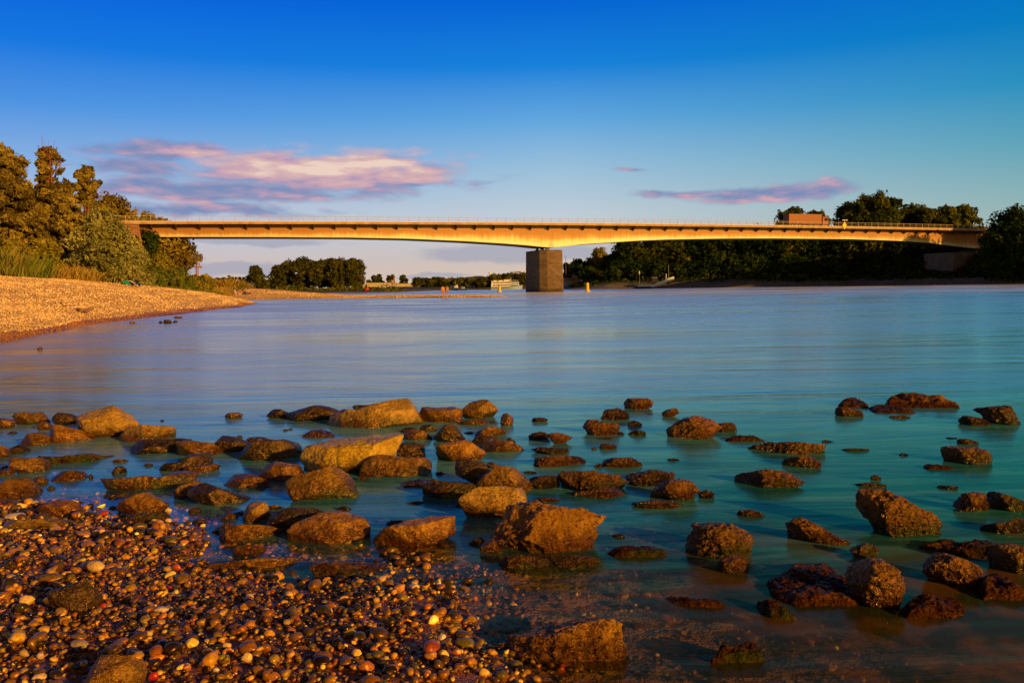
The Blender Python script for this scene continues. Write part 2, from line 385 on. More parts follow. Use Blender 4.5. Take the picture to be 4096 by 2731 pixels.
# ------------------------------------------------------------------ water
wa_ = np.radians(np.linspace(-75, 75, 420)); wr = .8 * 1.022 ** np.arange(0, 345)
A2, R2 = np.meshgrid(wa_, wr); WP = np.c_[(R2 * np.sin(A2)).ravel(), (R2 * np.cos(A2)).ravel()]
wz = terrain_z(WP)[0]
i2 = np.arange(len(WP)).reshape(len(wr), len(wa_))
WQ = np.stack([i2[:-1, :-1], i2[1:, :-1], i2[1:, 1:], i2[:-1, 1:]], -1).reshape(-1, 4)
WQ = WQ[:, ::-1]
keep = (wz[WQ].min(1) < .06); WQ = WQ[keep]
wme = npmesh('river_water', np.c_[WP, np.zeros(len(WP))], WQ, True, {'depth': np.clip(-wz, 0, 3)})
m, nt, out = newmat('river_water')
geo = nt.new('ShaderNodeNewGeometry').outputs['Position']
dep = attr(nt, 'depth')
sp = nt.new('ShaderNodeSeparateXYZ'); nt.l.new(geo, sp.inputs[0])
farf = nt.range(sp.outputs[1], 12, 120, smooth=True)
str1 = nt.noise(nt.scale(geo, (.35, 1.3, 1)), 1.0, 5, .6, .8)        # near drifting streaks
str2 = nt.noise(nt.scale(geo, (.05, .22, 1)), 1.0, 5, .6, .5)        # mid bands
str3 = nt.noise(nt.scale(geo, (.012, .055, 1)), 1.0, 5, .65, .3)     # far bands
hgt = nt.m('ADD', nt.m('MULTIPLY', str1, .02), nt.m('ADD', nt.m('MULTIPLY', str2, .12), nt.m('MULTIPLY', str3, nt.m('MULTIPLY', farf, .9))))
bmp = nt.bump(hgt, .9, 1.)
bands = nt.m('ADD', nt.m('MULTIPLY', str2, .5), nt.m('MULTIPLY', str3, .5))
rg = nt.m('ADD', nt.range(sp.outputs[1], 3, 30, .12, .15), nt.m('ADD', nt.m('MULTIPLY', farf, nt.range(bands, .44, .58, .0, .40)), nt.m('MULTIPLY', nt.range(nt.m('ADD', nt.m('MULTIPLY', str1, .4), nt.m('MULTIPLY', str2, .6)), .40, .6), .12)))
opac = nt.m('SUBTRACT', 1., nt.m('EXPONENT', nt.m('MULTIPLY', nt.m('MAXIMUM', nt.m('SUBTRACT', dep, .02), 0.), nt.m('ADD', -11., nt.m('MULTIPLY', nt.range(nt.m('SUBTRACT', sp.outputs[1], nt.m('MULTIPLY', sp.outputs[0], .9)), 3.9, 6.6), -7.5)))))
xa = nt.m('DIVIDE', sp.outputs[0], nt.m('ADD', sp.outputs[1], 1.))
stk0 = nt.range(nt.m('ADD', nt.m('MULTIPLY', str2, .5), nt.m('MULTIPLY', str1, .5)), .36, .62)
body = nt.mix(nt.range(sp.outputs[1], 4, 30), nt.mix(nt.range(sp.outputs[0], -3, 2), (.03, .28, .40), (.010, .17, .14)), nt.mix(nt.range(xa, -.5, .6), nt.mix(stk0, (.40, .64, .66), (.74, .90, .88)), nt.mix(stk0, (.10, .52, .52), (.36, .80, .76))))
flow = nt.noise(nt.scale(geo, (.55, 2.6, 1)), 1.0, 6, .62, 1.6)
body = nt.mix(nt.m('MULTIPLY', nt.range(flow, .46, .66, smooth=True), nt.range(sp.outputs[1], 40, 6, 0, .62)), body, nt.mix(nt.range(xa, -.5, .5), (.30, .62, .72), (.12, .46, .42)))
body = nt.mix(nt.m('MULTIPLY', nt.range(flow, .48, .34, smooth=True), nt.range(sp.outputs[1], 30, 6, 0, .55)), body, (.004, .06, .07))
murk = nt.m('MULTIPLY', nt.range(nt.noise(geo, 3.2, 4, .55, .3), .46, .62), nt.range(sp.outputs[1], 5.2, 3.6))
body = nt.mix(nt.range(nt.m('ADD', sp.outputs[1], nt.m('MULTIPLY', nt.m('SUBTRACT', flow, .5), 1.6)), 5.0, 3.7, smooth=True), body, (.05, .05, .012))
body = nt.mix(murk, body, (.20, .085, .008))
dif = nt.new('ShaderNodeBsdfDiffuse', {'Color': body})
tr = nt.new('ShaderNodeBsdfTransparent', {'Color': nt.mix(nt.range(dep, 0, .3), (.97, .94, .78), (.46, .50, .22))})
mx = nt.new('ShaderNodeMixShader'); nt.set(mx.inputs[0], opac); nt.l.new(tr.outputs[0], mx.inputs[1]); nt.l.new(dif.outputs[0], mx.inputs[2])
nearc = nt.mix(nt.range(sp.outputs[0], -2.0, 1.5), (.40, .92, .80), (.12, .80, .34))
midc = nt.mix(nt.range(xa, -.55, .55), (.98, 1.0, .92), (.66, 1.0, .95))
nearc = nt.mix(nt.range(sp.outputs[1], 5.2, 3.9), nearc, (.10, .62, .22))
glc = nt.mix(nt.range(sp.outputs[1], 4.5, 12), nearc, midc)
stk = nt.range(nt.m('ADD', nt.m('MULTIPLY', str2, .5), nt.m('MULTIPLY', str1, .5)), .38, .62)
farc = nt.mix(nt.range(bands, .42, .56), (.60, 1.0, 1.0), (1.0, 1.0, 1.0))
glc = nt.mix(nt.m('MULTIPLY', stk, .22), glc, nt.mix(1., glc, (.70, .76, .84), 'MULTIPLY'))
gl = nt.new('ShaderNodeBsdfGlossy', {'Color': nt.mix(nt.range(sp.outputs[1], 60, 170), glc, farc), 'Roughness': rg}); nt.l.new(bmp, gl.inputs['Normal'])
gn = nt.n.new('ShaderNodeNewGeometry'); dp = nt.new('ShaderNodeVectorMath', operation='DOT_PRODUCT'); nt.l.new(gn.outputs['Incoming'], dp.inputs[0]); nt.l.new(nt.bump(hgt, .3, 1.), dp.inputs[1])
ci = nt.m('ABSOLUTE', dp.outputs['Value'])
fr = nt.new('ShaderNodeMath', operation='ADD'); nt.set(fr.inputs[0], nt.m('MULTIPLY', nt.m('POWER', nt.m('SUBTRACT', 1., ci), 4.2), .98)); fr.inputs[1].default_value = .02
mx2 = nt.new('ShaderNodeMixShader'); nt.l.new(fr.outputs[0], mx2.inputs[0]); nt.l.new(mx.outputs[0], mx2.inputs[1]); nt.l.new(gl.outputs[0], mx2.inputs[2])
nt.l.new(mx2.outputs[0], out.inputs[0])
w = addobj('river_water', wme, m); tag(w, kind='structure')
# ------------------------------------------------------------------ boulders
_ico = {}
def ico(sub):
    if sub not in _ico:
        import bmesh
        bm = bmesh.new(); bmesh.ops.create_icosphere(bm, subdivisions=sub, radius=1)
        _ico[sub] = (np.array([v.co[:] for v in bm.verts]), np.array([[v.index for v in f.verts] for f in bm.faces])); bm.free()
    return _ico[sub]
def rockmat(name, lo, mid_, hi, wetk=1., rough=.38, moss=0., bk=1., spc=1.):
    m, nt, out = newmat(name)
    geo = nt.new('ShaderNodeNewGeometry').outputs['Position']; obj = nt.new('ShaderNodeTexCoord').outputs['Object']
    oi = nt.n.new('ShaderNodeObjectInfo').outputs['Random']
    a = nt.noise(obj, 4.5, 6, .65, .6); b = nt.noise(obj, 22, 5, .7); c = nt.noise(obj, 75, 3, .6)
    v = nt.new('ShaderNodeTexVoronoi', {'Scale': 30.}); nt.l.new(obj, v.inputs['Vector'])
    v2 = nt.new('ShaderNodeTexVoronoi', {'Scale': 11.}, feature='DISTANCE_TO_EDGE'); nt.l.new(nt.mix(.12, obj, nt.new('ShaderNodeTexNoise', {'Scale': 9.}).outputs['Color']), v2.inputs['Vector'])
    f = nt.m('ADD', nt.m('MULTIPLY', a, .55), nt.m('MULTIPLY', b, .45))
    col = nt.ramp(f, [(.33, lo), (.5, mid_), (.68, hi)])
    col = nt.mix(nt.m('MULTIPLY', oi, .3), col, (.06, .04, .018))
    sz = nt.new('ShaderNodeSeparateXYZ'); nt.l.new(geo, sz.inputs[0])
    wl = nt.range(nt.m('ADD', sz.outputs[2], nt.m('MULTIPLY', nt.m('SUBTRACT', a, .5), .16)), .015, .15, smooth=True)
    col = nt.mix(wl, nt.mix(1., col, (.26, .17, .10), 'MULTIPLY'), col)
    col = nt.mix(nt.range(nt.m('ADD', nt.m('MULTIPLY', c, .6), nt.m('MULTIPLY', b, .4)), .52, .64), col, nt.mix(1., col, (.28, .22, .16), 'MULTIPLY'))
    if moss: col = nt.mix(nt.m('MULTIPLY', nt.range(nt.noise(obj, 9, 4, .6), .42, .6), moss), col, (.035, .06, .008))
    alg = nt.m('MULTIPLY', nt.m('MULTIPLY', nt.range(oi, .5, .8, 0, .7), nt.range(nt.noise(obj, 7, 4, .6), .45, .6)), nt.range(sz.outputs[2], .22, .03))
    col = nt.mix(alg, col, (.04, .055, .008))
    h = nt.m('ADD', nt.m('MULTIPLY', b, .55), nt.m('ADD', nt.m('MULTIPLY', c, .18), nt.m('MULTIPLY', v.outputs['Distance'], -.30)))
    h = nt.m('ADD', h, nt.m('MULTIPLY', nt.range(v2.outputs[0], 0, .08), .12))
    r = nt.m('SUBTRACT', nt.m('ADD', nt.range(wl, 0, 1, .24, rough), nt.m('MULTIPLY', c, .2)), nt.m('MULTIPLY', nt.range(b, .48, .62), .30))
    pbr(nt, out, col, nt.m('MAXIMUM', r, .20), nt.bump(h, 1., .07 * bk), spec=spc, tint=(1., .58, .22))
    return m
RM = {
 'b': rockmat('brown_wet_stone', (.05, .02, .002), (.24, .10, .006), (.58, .28, .02)),
 'g': rockmat('golden_stone', (.24, .12, .006), (.60, .36, .014), (.85, .62, .06), rough=.36),
 'd': rockmat('dark_wet_stone', (.014, .008, .002), (.055, .030, .007), (.17, .085, .016), rough=.4),
 'm': rockmat('mossy_stone', (.05, .035, .01), (.18, .12, .03), (.36, .24, .07), moss=.8),
 't': rockmat('tan_stone', (.15, .08, .018), (.38, .20, .035), (.60, .36, .08), rough=.6),
}
for k_ in 'bgdto':
    src = {'o': ((.10, .042, .003), (.38, .175, .010), (.66, .38, .03)), 'b': ((.05, .024, .002), (.24, .115, .008), (.56, .32, .025)), 'g': ((.30, .15, .006), (.62, .40, .016), (.85, .66, .07)), 'd': ((.012, .008, .003), (.045, .028, .008), (.14, .085, .02)), 't': ((.16, .09, .014), (.44, .26, .035), (.70, .46, .09))}[k_]
    RM[k_ + 's'] = rockmat({'o': 'orange', 'b': 'brown', 'g': 'golden', 'd': 'dark', 't': 'tan'}[k_] + '_cleft_stone', *src, bk=.34, rough=.42)
RM['ms'] = RM['m']
RM['o'] = rockmat('orange_brown_stone', (.08, .032, .002), (.36, .16, .008), (.68, .36, .025), spc=1.)
RM['f'] = rockmat('awash_porous_stone', (.05, .022, .004), (.26, .12, .018), (.60, .31, .05), rough=.9, bk=.8, spc=.06)
FR = {'A': (0, 1550, .4677), 'B': (1000, 1550, .4982), 'C': (2000, 1550, .4982), 'D': (2996, 1550, .4982), 'E': (0, 2000, .4677), 'F': (1000, 2100, .6378), 'G': (2500, 2100, .6786)}
def poly_radius(poly, n=1440):
    th = np.linspace(-math.pi, math.pi, n, endpoint=False); D = np.c_[np.cos(th), np.sin(th)]; R = np.zeros(n)
    for i in range(len(poly)):
        a = poly[i]; b = poly[(i + 1) % len(poly)]; e = b - a
        den = D[:, 0] * e[1] - D[:, 1] * e[0]
        with np.errstate(divide='ignore', invalid='ignore'):
            t_ = (a[0] * e[1] - a[1] * e[0]) / den; u_ = (a[0] * D[:, 1] - a[1] * D[:, 0]) / den
        ok = (np.abs(den) > 1e-9) & (u_ >= -1e-6) & (u_ <= 1 + 1e-6) & (t_ > 0)
        R = np.where(ok, np.maximum(R, np.where(ok, t_, 0)), R)
    return th, R
ROCKS = []
def flatrock(fr, pts, label, mt, name, frac=.28, porous=0., z0=0.):
    x0, y0, sc = FR[fr]; P = np.array([(x0 + x * sc, y0 + y * sc) for x, y in pts], float)
    hi_ = P[:, 1].max(); lo_ = P[:, 1].min(); seed = int(abs(P[0, 0] * 7 + P[0, 1] * 13)) % 100000
    Yf = ground(P[:, 0].mean(), hi_, z0)[1]; ht = frac * (hi_ - lo_) * Yf / FPX
    G = np.array([ground(x, min(y, hi_ - frac * (hi_ - lo_) * (y > hi_ - .3 * (hi_ - lo_))), z0 + ht * .8)[:2] for x, y in P]); c = (G.min(0) + G.max(0)) / 2
    th, RR = poly_radius(G - c); RR = np.where(RR <= 0, np.median(RR), RR); ker = np.ones(9) / 9; RR = np.convolve(np.r_[RR[-4:], RR, RR[:4]], ker, 'valid')
    V, Fc = ico(6 if P[:, 0].max() - P[:, 0].min() > 200 else 5); ph = np.arctan2(V[:, 1], V[:, 0]); rho = np.hypot(V[:, 0], V[:, 1]); R = np.interp(ph, th, RR, period=2 * math.pi)
    mt = 'f' if fr in 'CDG' else mt; hz_ = ht + .12; p = 4.5; r = 1 / ((rho / R) ** p + (np.abs(V[:, 2]) / hz_) ** p) ** (1 / p); L = V * r[:, None]; S = max(ht * 2.2, .35 * float(np.median(RR)))
    Ln = L / max(.2, float(np.median(RR)))
    up_ = L[:, 2] > 0
    L[:, 2] += up_ * (fbm(Ln * 2.3 + seed % 71, 3, 2) * .55 * ht + .35 * ht * (1 - np.abs(fbm(Ln * 7, 3, 4))) - .2 * ht)
    L = L + V * (S * (.04 + .03 * porous) * (1 - np.abs(fbm(Ln * 8 + 3, 4, 5)) - .6))[:, None] + V * (S * .03 * fbm(Ln * 26, 3, 7))[:, None]
    L[:, 2] += z0 + ht - hz_
    o = addobj(name, npmesh(name, L, Fc, True), RM[mt], loc=(c[0], c[1], 0)); tag(o, label, 'boulder' if P[:, 0].max() - P[:, 0].min() > 150 else 'rock'); ROCKS.append((c[0], c[1], 0, 0)); return o
def rock(fr, pts, label, mt='b', name='boulder', depth=1., porous=.0, ext=.35, z0=0., group=None, cat=None):
    x0, y0, sc = FR[fr]; P = np.array([(x0 + x * sc, y0 + y * sc) for x, y in pts], float)
    lo, hi_ = P.min(0), P.max(0); wpx, hpx = hi_ - lo; cx = (lo[0] + hi_[0]) / 2
    seed = int(abs(P[0, 0] * 7 + P[0, 1] * 13)) % 100000; rs = np.random.default_rng(seed)
    gp = ground(cx, hi_[1], z0)
    if z0 is not None and fr in 'EF' and z0 > 0: pass
    Yf = gp[1]; Wm = wpx * Yf / FPX; Hm = hpx * Yf / FPX
    Dp = max(.32 * Wm, .5 * Hm) * depth; Dp = min(Dp, 1.1 * Wm)
    # push the lower outline under water
    c = np.array([cx, lo[1] + hpx * .58]); Pe = P.copy()
    low = (P[:, 1] - (hi_[1] - .35 * hpx)) / (.35 * hpx); low = np.clip(low, 0, 1)
    Pe[:, 1] += low * hpx * ext
    Yc = Yf + .7 * Dp
    d = ray(*c); Cw = CAMP + d * (Yc / d[1]); tl = Yc / d[1]
    fw = d / np.linalg.norm(d); rt = CR - fw * (CR @ fw); rt /= np.linalg.norm(rt); up = np.cross(rt, fw)
    mpp = tl / FPX * 1.0
    rel = (Pe - c) * mpp * np.array([1, -1]); th, RR = poly_radius(rel)
    RR = np.where(RR <= 0, np.median(RR), RR); ker = np.ones(9) / 9; RR = np.convolve(np.r_[RR[-4:], RR, RR[:4]], ker, 'valid')
    wpx *= 1.05
    sub = 6 if wpx > 230 else (5 if wpx > 75 else 4)
    if mt == 'g' and not label.startswith('largest'): mt = 'o'
    if fr in 'ABEZ': mt = mt + 's'
    V, Fc = ico(sub); a, b, cc = V[:, 0], V[:, 1], V[:, 2]
    ph = np.arctan2(b, a); rho = np.hypot(a, b); R = np.interp(ph, th, RR, period=2 * math.pi)
    p = 3.4; r = 1 / ((rho / R) ** p + (np.abs(cc) / Dp) ** p) ** (1 / p)
    L = V * r[:, None]; S = (Wm * Hm) ** .5
    # broad planar facets on the camera side and the back
    N = [(-.62, .10, -.75), (.55, .12, -.8), (.05, .62, -.75), (.1, -.35, -.9), (0, .35, -.93)]
    for q in range(16):
        n = rs.normal(size=3); n[2] = -abs(n[2]) - .25 if q < 13 else abs(n[2]) + .4; N.append(tuple(n))
    Ln = L / S; L = L * (1 + .16 * fbm(Ln * 1.6 + seed % 97, 3, 1)[:, None])
    for n in N:
        n = np.array(n) + rs.normal(size=3) * .14; n /= np.linalg.norm(n)
        s = L @ n; o = s.max() * rs.uniform(.56, .82); k = s > o
        L[k] *= (o / s[k])[:, None]
    q = V * 1.0
    Ln = L / S
    rid = 1 - np.abs(fbm(Ln * 5.5 + seed % 31, 4, 5)); L = L + V * (S * (.011 + .02 * porous) * (rid - .6))[:, None]
    L = L + V * (S * (.006 + .022 * porous) * fbm(Ln * 17, 3, 9))[:, None]
    # refit so that the visible outline keeps its width
    base = np.array([gp[0], Yc, 0.])
    Wd = Cw + L[:, :1] * rt + L[:, 1:2] * up + L[:, 2:] * fw
    for it in range(3):
        vis = Wd[:, 2] > z0 + .002
        if vis.sum() < 8: break
        Q_ = Wd[vis] - CAMP; f_ = Q_ @ F0; px = 2048 + FPX * (Q_ @ CR) / f_; py = 1365.5 - FPX * (Q_ @ CU) / f_
        kx = wpx / max(px.max() - px.min(), 1); dx = (cx - (px.max() + px.min()) / 2) * mpp
        dy = -(lo[1] - py.min()) * mpp
        kx = np.clip(kx, .7, 1.4)
        L[:, 0] *= kx; L[:, 0] += dx * .9; L[:, 1] += np.where(L[:, 1] > -.3 * Hm, dy * .8 * np.clip((L[:, 1] + .3 * Hm) / Hm, 0, 1.), 0)
        Wd = Cw + L[:, :1] * rt + L[:, 1:2] * up + L[:, 2:] * fw
    me = npmesh(name, Wd - base, Fc[:, ::-1] if False else Fc, True)
    o = addobj(name, me, RM[mt], loc=base)
    tag(o, label, cat or ('boulder' if wpx > 150 else 'rock'), group)
    ROCKS.append((base[0], Yc, Wm * .5, Dp)); return o
exec_rocks = [
('A', [(-40,258),(60,255),(110,275),(135,310),(100,350),(-40,352)], 'small rock cut by the left picture edge beside the brown twin-topped rock', 'b', 'rock'),
('A', [(110,270),(150,215),(210,205),(280,215),(330,205),(400,225),(430,270),(425,300),(300,310),(150,320),(115,300)], 'brown rock with a dark right half standing in water near the left edge', 'b', 'rock'),
('A', [(450,260),(500,213),(560,225),(620,230),(690,270),(695,290),(620,310),(520,318),(460,300)], 'almost black jagged rock just left of the tall pyramid boulder', 'd', 'rock'),
('A', [(315,320),(350,290),(400,292),(440,320),(430,360),(330,365)], 'small orange-brown rock between the black rock and the golden low boulder', 'b', 'rock'),
('A', [(660,345),(760,260),(840,180),(905,150),(960,185),(1080,260),(1190,310),(1120,380),(1030,440),(900,440),(800,415),(700,380)], 'tall pyramid-shaped boulder with dark left face and sunlit right slope', 't', 'boulder'),
('A', [(430,350),(450,320),(530,315),(600,340),(700,375),(815,430),(740,455),(560,468),(470,460),(440,400)], 'golden low boulder leaning against the foot of the pyramid boulder', 'g', 'boulder'),
('A', [(1030,430),(1110,350),(1210,315),(1330,320),(1430,345),(1500,385),(1490,410),(1330,440),(1180,470),(1050,465)], 'tan rounded boulder at the right foot of the pyramid boulder', 't', 'boulder'),
('A', [(180,400),(230,382),(320,382),(400,405),(465,450),(400,480),(280,497),(200,495),(185,450)], 'dull brown flat-topped rock in still water below the golden low boulder', 'b', 'rock'),
('A', [(75,520),(120,483),(180,490),(260,540),(240,560),(140,565),(90,560)], 'small dark brown cone rock near the left edge above the long reef', 'd', 'rock'),
('A', [(-60,490),(30,505),(100,560),(90,595),(-60,605)], 'orange rock sloping out of the left picture edge', 'b', 'rock'),
('A', [(330,600),(400,575),(520,590),(680,560),(750,580),(880,572),(965,605),(950,635),(800,650),(600,660),(420,655)], 'long low dark reef rock with mossy left end and glossy right end', 'm', 'boulder'),
('A', [(965,630),(1020,608),(1095,622),(1060,640),(990,642)], 'tiny flat rock off the right tip of the long low reef', 'b', 'rock'),
('A', [(80,670),(160,605),(280,595),(350,620),(435,700),(420,730),(250,735),(110,720)], 'brown wedge rock with a shiny right shoulder above the pebble shore', 'b', 'boulder'),
('A', [(-60,690),(60,680),(130,720),(90,760),(-60,760)], 'low brown rock half out of frame at left with orange pebbles beside it', 'b', 'rock'),
('A', [(1120,520),(1200,470),(1290,445),(1450,440),(1480,430),(1640,445),(1560,490),(1470,530),(1350,550),(1200,570),(1150,560)], 'flat dark wet rock with a thin black tongue pointing right', 'd', 'boulder'),
('A', [(445,770),(520,715),(600,707),(740,718),(745,745),(660,780),(560,800),(460,790)], 'small crusty brown rock with a pale pebble lying at its front', 'b', 'rock'),
('A', [(-60,790),(40,775),(200,770),(300,820),(360,890),(340,910),(150,940),(-60,945)], 'broad flat brown boulder cropped by the left edge just above the gravel', 'b', 'boulder'),
('A', [(875,850),(960,775),(1100,775),(1260,752),(1330,770),(1420,715),(1530,710),(1630,730),(1668,780),(1600,830),(1400,850),(1200,885),(1000,885)], 'long low double-humped boulder with a golden right hump', 'b', 'boulder'),
('A', [(1515,510),(1560,470),(1660,450),(1830,470),(1930,520),(1930,580),(1820,590),(1700,580),(1530,575)], 'dark brown block with orange left face in front of the black ridge rock', 'b', 'rock'),
('A', [(1830,440),(1900,408),(1980,420),(2050,450),(2150,490),(2130,530),(2000,560),(1930,560),(1860,500)], 'black ridge rock behind the dark brown block', 'd', 'rock'),
('A', [(2110,450),(2190,418),(2290,445),(2250,490),(2150,495)], 'small black rock peeping out behind the big dark slab boulder', 'd', 'rock'),
('B', [(-90,570),(0,500),(60,440),(180,412),(300,420),(380,440),(415,500),(410,545),(200,575),(-20,592)], 'big dark olive slab boulder left of the large golden boulder', 'd', 'boulder'),
('A', [(1370,690),(1400,650),(1510,640),(1560,570),(1660,550),(1800,570),(1815,620),(1740,650),(1560,680),(1450,710),(1380,715)], 'blue-sheened dark rock stacked behind the low brown lump', 'd', 'rock'),
('A', [(1560,710),(1660,670),(1800,650),(1880,690),(1800,720),(1680,738),(1590,735)], 'low brown lump in front of the blue-sheened dark rock', 'b', 'rock'),
('A', [(1925,790),(1960,740),(2090,730),(2200,780),(2300,840),(2150,855),(1960,850)], 'flat brown triangular rock between two darker rocks left of centre', 'b', 'rock'),
('A', [(1480,930),(1530,860),(1690,795),(1720,830),(1650,900),(1600,945),(1500,945)], 'small brown rock tucked behind the left end of the dark wedge', 'b', 'rock'),
('A', [(1610,950),(1680,840),(1750,812),(1850,850),(2000,900),(2130,930),(2110,985),(1990,1020),(1850,1010),(1690,990)], 'dark wedge boulder with a lit ridge sloping down to the right', 'd', 'boulder'),
('A', [(1000,1050),(1050,1000),(1170,910),(1260,890),(1370,930),(1430,1010),(1440,1040),(1330,1070),(1180,1090),(1020,1085)], 'golden-brown dome boulder standing at the pebble shore behind the mossy rock', 'g', 'boulder'),
('A', [(1050,1170),(1100,1110),(1250,1065),(1350,1070),(1430,1080),(1450,1130),(1380,1150),(1300,1180),(1100,1195)], 'green mossy rock at the water edge in front of the golden-brown dome', 'm', 'rock'),
('A', [(320,1050),(350,1000),(480,955),(600,960),(680,1020),(715,1060),(700,1100),(560,1110),(400,1100),(330,1080)], 'smooth golden boulder half buried at the left pebble shore', 'g', 'boulder'),
('A', [(-40,970),(60,953),(150,965),(175,1020),(120,1045),(-40,1045)], 'golden-brown rock at the left edge where gravel meets water', 'g', 'rock'),
('A', [(30,1180),(70,1125),(200,1130),(350,1115),(480,1120),(580,1160),(590,1210),(400,1230),(150,1220),(50,1215)], 'grey-brown flat slab sunk in the gravel with a cream cobble on it', 't', 'boulder'),
('A', [(1925,250),(1960,220),(2020,213),(2075,240),(2040,265),(1960,265)], 'single small orange rock alone in open water left of centre', 'b', 'rock'),
('B', [(135,245),(180,170),(240,175),(310,210),(290,235),(200,240),(150,250)], 'small blue-black rock with an orange left tip beside the wide black rock', 'd', 'rock'),
('B', [(302,230),(330,165),(400,147),(520,138),(640,155),(710,190),(650,240),(500,265),(360,270),(310,255)], 'wide black rock with a white bird-dropping spot left of the big tan slab', 'd', 'boulder'),
('B', [(635,290),(700,200),(780,165),(880,175),(980,130),(1100,95),(1200,82),(1320,90),(1383,110),(1370,170),(1290,260),(1240,300),(1060,325),(850,330),(660,320)], 'big tan slab boulder rising to the right with an overhanging right end', 't', 'boulder'),
('B', [(1355,200),(1400,150),(1480,168),(1600,160),(1680,185),(1700,225),(1660,260),(1560,285),(1400,285),(1355,270)], 'glossy square-faced brown boulder between the tan slab and the cone rock', 'b', 'boulder'),
('B', [(1680,190),(1710,130),(1790,93),(1850,110),(1920,165),(1985,235),(1900,255),(1740,250),(1690,220)], 'brown cone-shaped rock at the back of the row right of the glossy boulder', 'b', 'rock'),
('B', [(1690,285),(1760,255),(1850,247),(1920,280),(1880,305),(1740,305)], 'low brown rock lying in front of the cone-shaped rock', 'b', 'rock'),
('B', [(2012,280),(2015,220),(2035,203),(2075,225),(2115,270),(2080,305),(2030,305)], 'small upright shark-fin rock alone right of the cone-shaped rock', 'b', 'rock'),
('B', [(400,375),(460,345),(560,338),(660,350),(690,375),(620,400),(450,410)], 'flat brown rock showing behind the left shoulder of the golden boulder', 'b', 'rock'),
('B', [(418,490),(490,385),(620,375),(820,365),(1000,370),(1110,362),(1210,395),(1215,440),(1130,530),(980,600),(900,680),(740,705),(690,680),(560,620),(480,560)], 'largest bright golden boulder with a flat top and glittering sunlit face', 'g', 'boulder'),
('B', [(1180,540),(1210,460),(1300,438),(1390,470),(1407,520),(1370,560),(1280,560),(1190,570)], 'dark craggy rock at the right end of the golden boulder', 'd', 'rock'),
('B', [(890,690),(1000,570),(1060,533),(1130,545),(1260,565),(1410,570),(1448,610),(1440,700),(1300,715),(1100,725),(960,715)], 'glossy brown boulder with a black shadow in front of the golden boulder', 'b', 'boulder'),
('B', [(1235,405),(1260,350),(1330,333),(1410,350),(1465,390),(1440,415),(1320,425),(1250,425)], 'small golden wet rock right behind the golden boulder', 'g', 'rock'),
('B', [(1475,400),(1480,330),(1540,292),(1620,300),(1690,345),(1725,405),(1680,430),(1560,440),(1480,430)], 'slate-dark rounded rock with a lit right corner', 'd', 'rock'),
('B', [(1365,335),(1380,305),(1440,295),(1500,300),(1490,350),(1400,355)], 'little dark rock hiding behind the slate-dark rounded rock', 'd', 'rock'),
('B', [(1808,390),(1850,340),(1950,315),(2020,325),(2058,350),(2050,385),(1960,395),(1850,400)], 'flat rock with a gleaming gold front in the row right of the slate rock', 'g', 'rock'),
('B', [(1770,450),(1800,410),(1880,385),(1960,395),(1990,420),(1920,455),(1820,465)], 'dim brown rock between the gleaming flat rock and the crusty rock', 'd', 'rock'),
('B', [(1850,465),(1900,430),(2020,415),(2130,435),(2190,465),(2185,510),(2060,525),(1920,515),(1870,495)], 'crusty brown rock with a reddish reflection below the gleaming flat rock', 'b', 'rock'),
('B', [(1498,520),(1560,470),(1680,425),(1745,418),(1790,470),(1850,520),(1890,580),(1800,600),(1640,600),(1510,595)], 'saddle-shaped boulder with a dark left end and a golden peak', 'g', 'boulder'),
('B', [(75,690),(110,625),(210,590),(290,610),(370,615),(440,655),(420,710),(320,750),(180,750),(90,730)], 'brown rounded boulder with a notch left of the big golden boulder foot', 'b', 'boulder'),
('B', [(295,840),(340,760),(380,680),(530,632),(650,650),(700,700),(740,760),(840,800),(868,860),(860,900),(650,905),(380,910),(310,880)], 'large sloping rust-brown slab in front of the golden boulder', 'b', 'boulder'),
('B', [(1650,650),(1690,590),(1780,572),(1900,590),(1980,640),(1960,740),(1900,800),(1780,740),(1680,700)], 'dark wet slab joining the saddle boulder to the long humped boulder', 'd', 'boulder'),
('B', [(1800,790),(1880,700),(1950,620),(2100,625),(2150,690),(2230,750),(2290,830),(2230,860),(2000,850),(1850,820)], 'long humped boulder descending right behind the biggest foreground boulder', 'b', 'boulder'),
('B', [(1390,840),(1420,780),(1520,755),(1640,745),(1760,760),(1830,820),(1820,860),(1720,900),(1560,895),(1440,880)], 'dark hollow-sided rock with an orange right rim in the centre', 'd', 'boulder'),
('B', [(1200,780),(1280,740),(1400,730),(1500,750),(1400,800),(1250,810)], 'barely emerged black rock left of the hollow-sided rock', 'd', 'rock'),
('B', [(1680,1000),(1700,920),(1780,850),(1850,800),(1950,785),(2100,800),(2220,840),(2210,900),(2100,930),(2040,1000),(1960,1050),(1800,1065),(1700,1045)], 'dark squat boulder with pale brown top left of the biggest foreground boulder', 't', 'boulder'),
('C', [(-70,1230),(-55,1130),(-30,1060),(60,960),(170,895),(300,900),(450,930),(640,950),(740,1000),(835,1020),(800,1100),(795,1180),(720,1260),(480,1335),(150,1345),(0,1320)], 'biggest foreground boulder, orange-brown, with a flat speckled top and pointed right lip', 'g', 'boulder'),
('B', [(1848,1310),(1860,1250),(1930,1205),(1970,1260),(2010,1320),(1950,1340),(1870,1330)], 'small glossy rock leaning at the lower left of the biggest foreground boulder', 'b', 'rock'),
('B', [(140,1040),(220,980),(340,957),(480,965),(600,990),(500,1060),(400,1120),(300,1155),(190,1130)], 'dark rock behind the left of the glittering double boulder', 'd', 'boulder'),
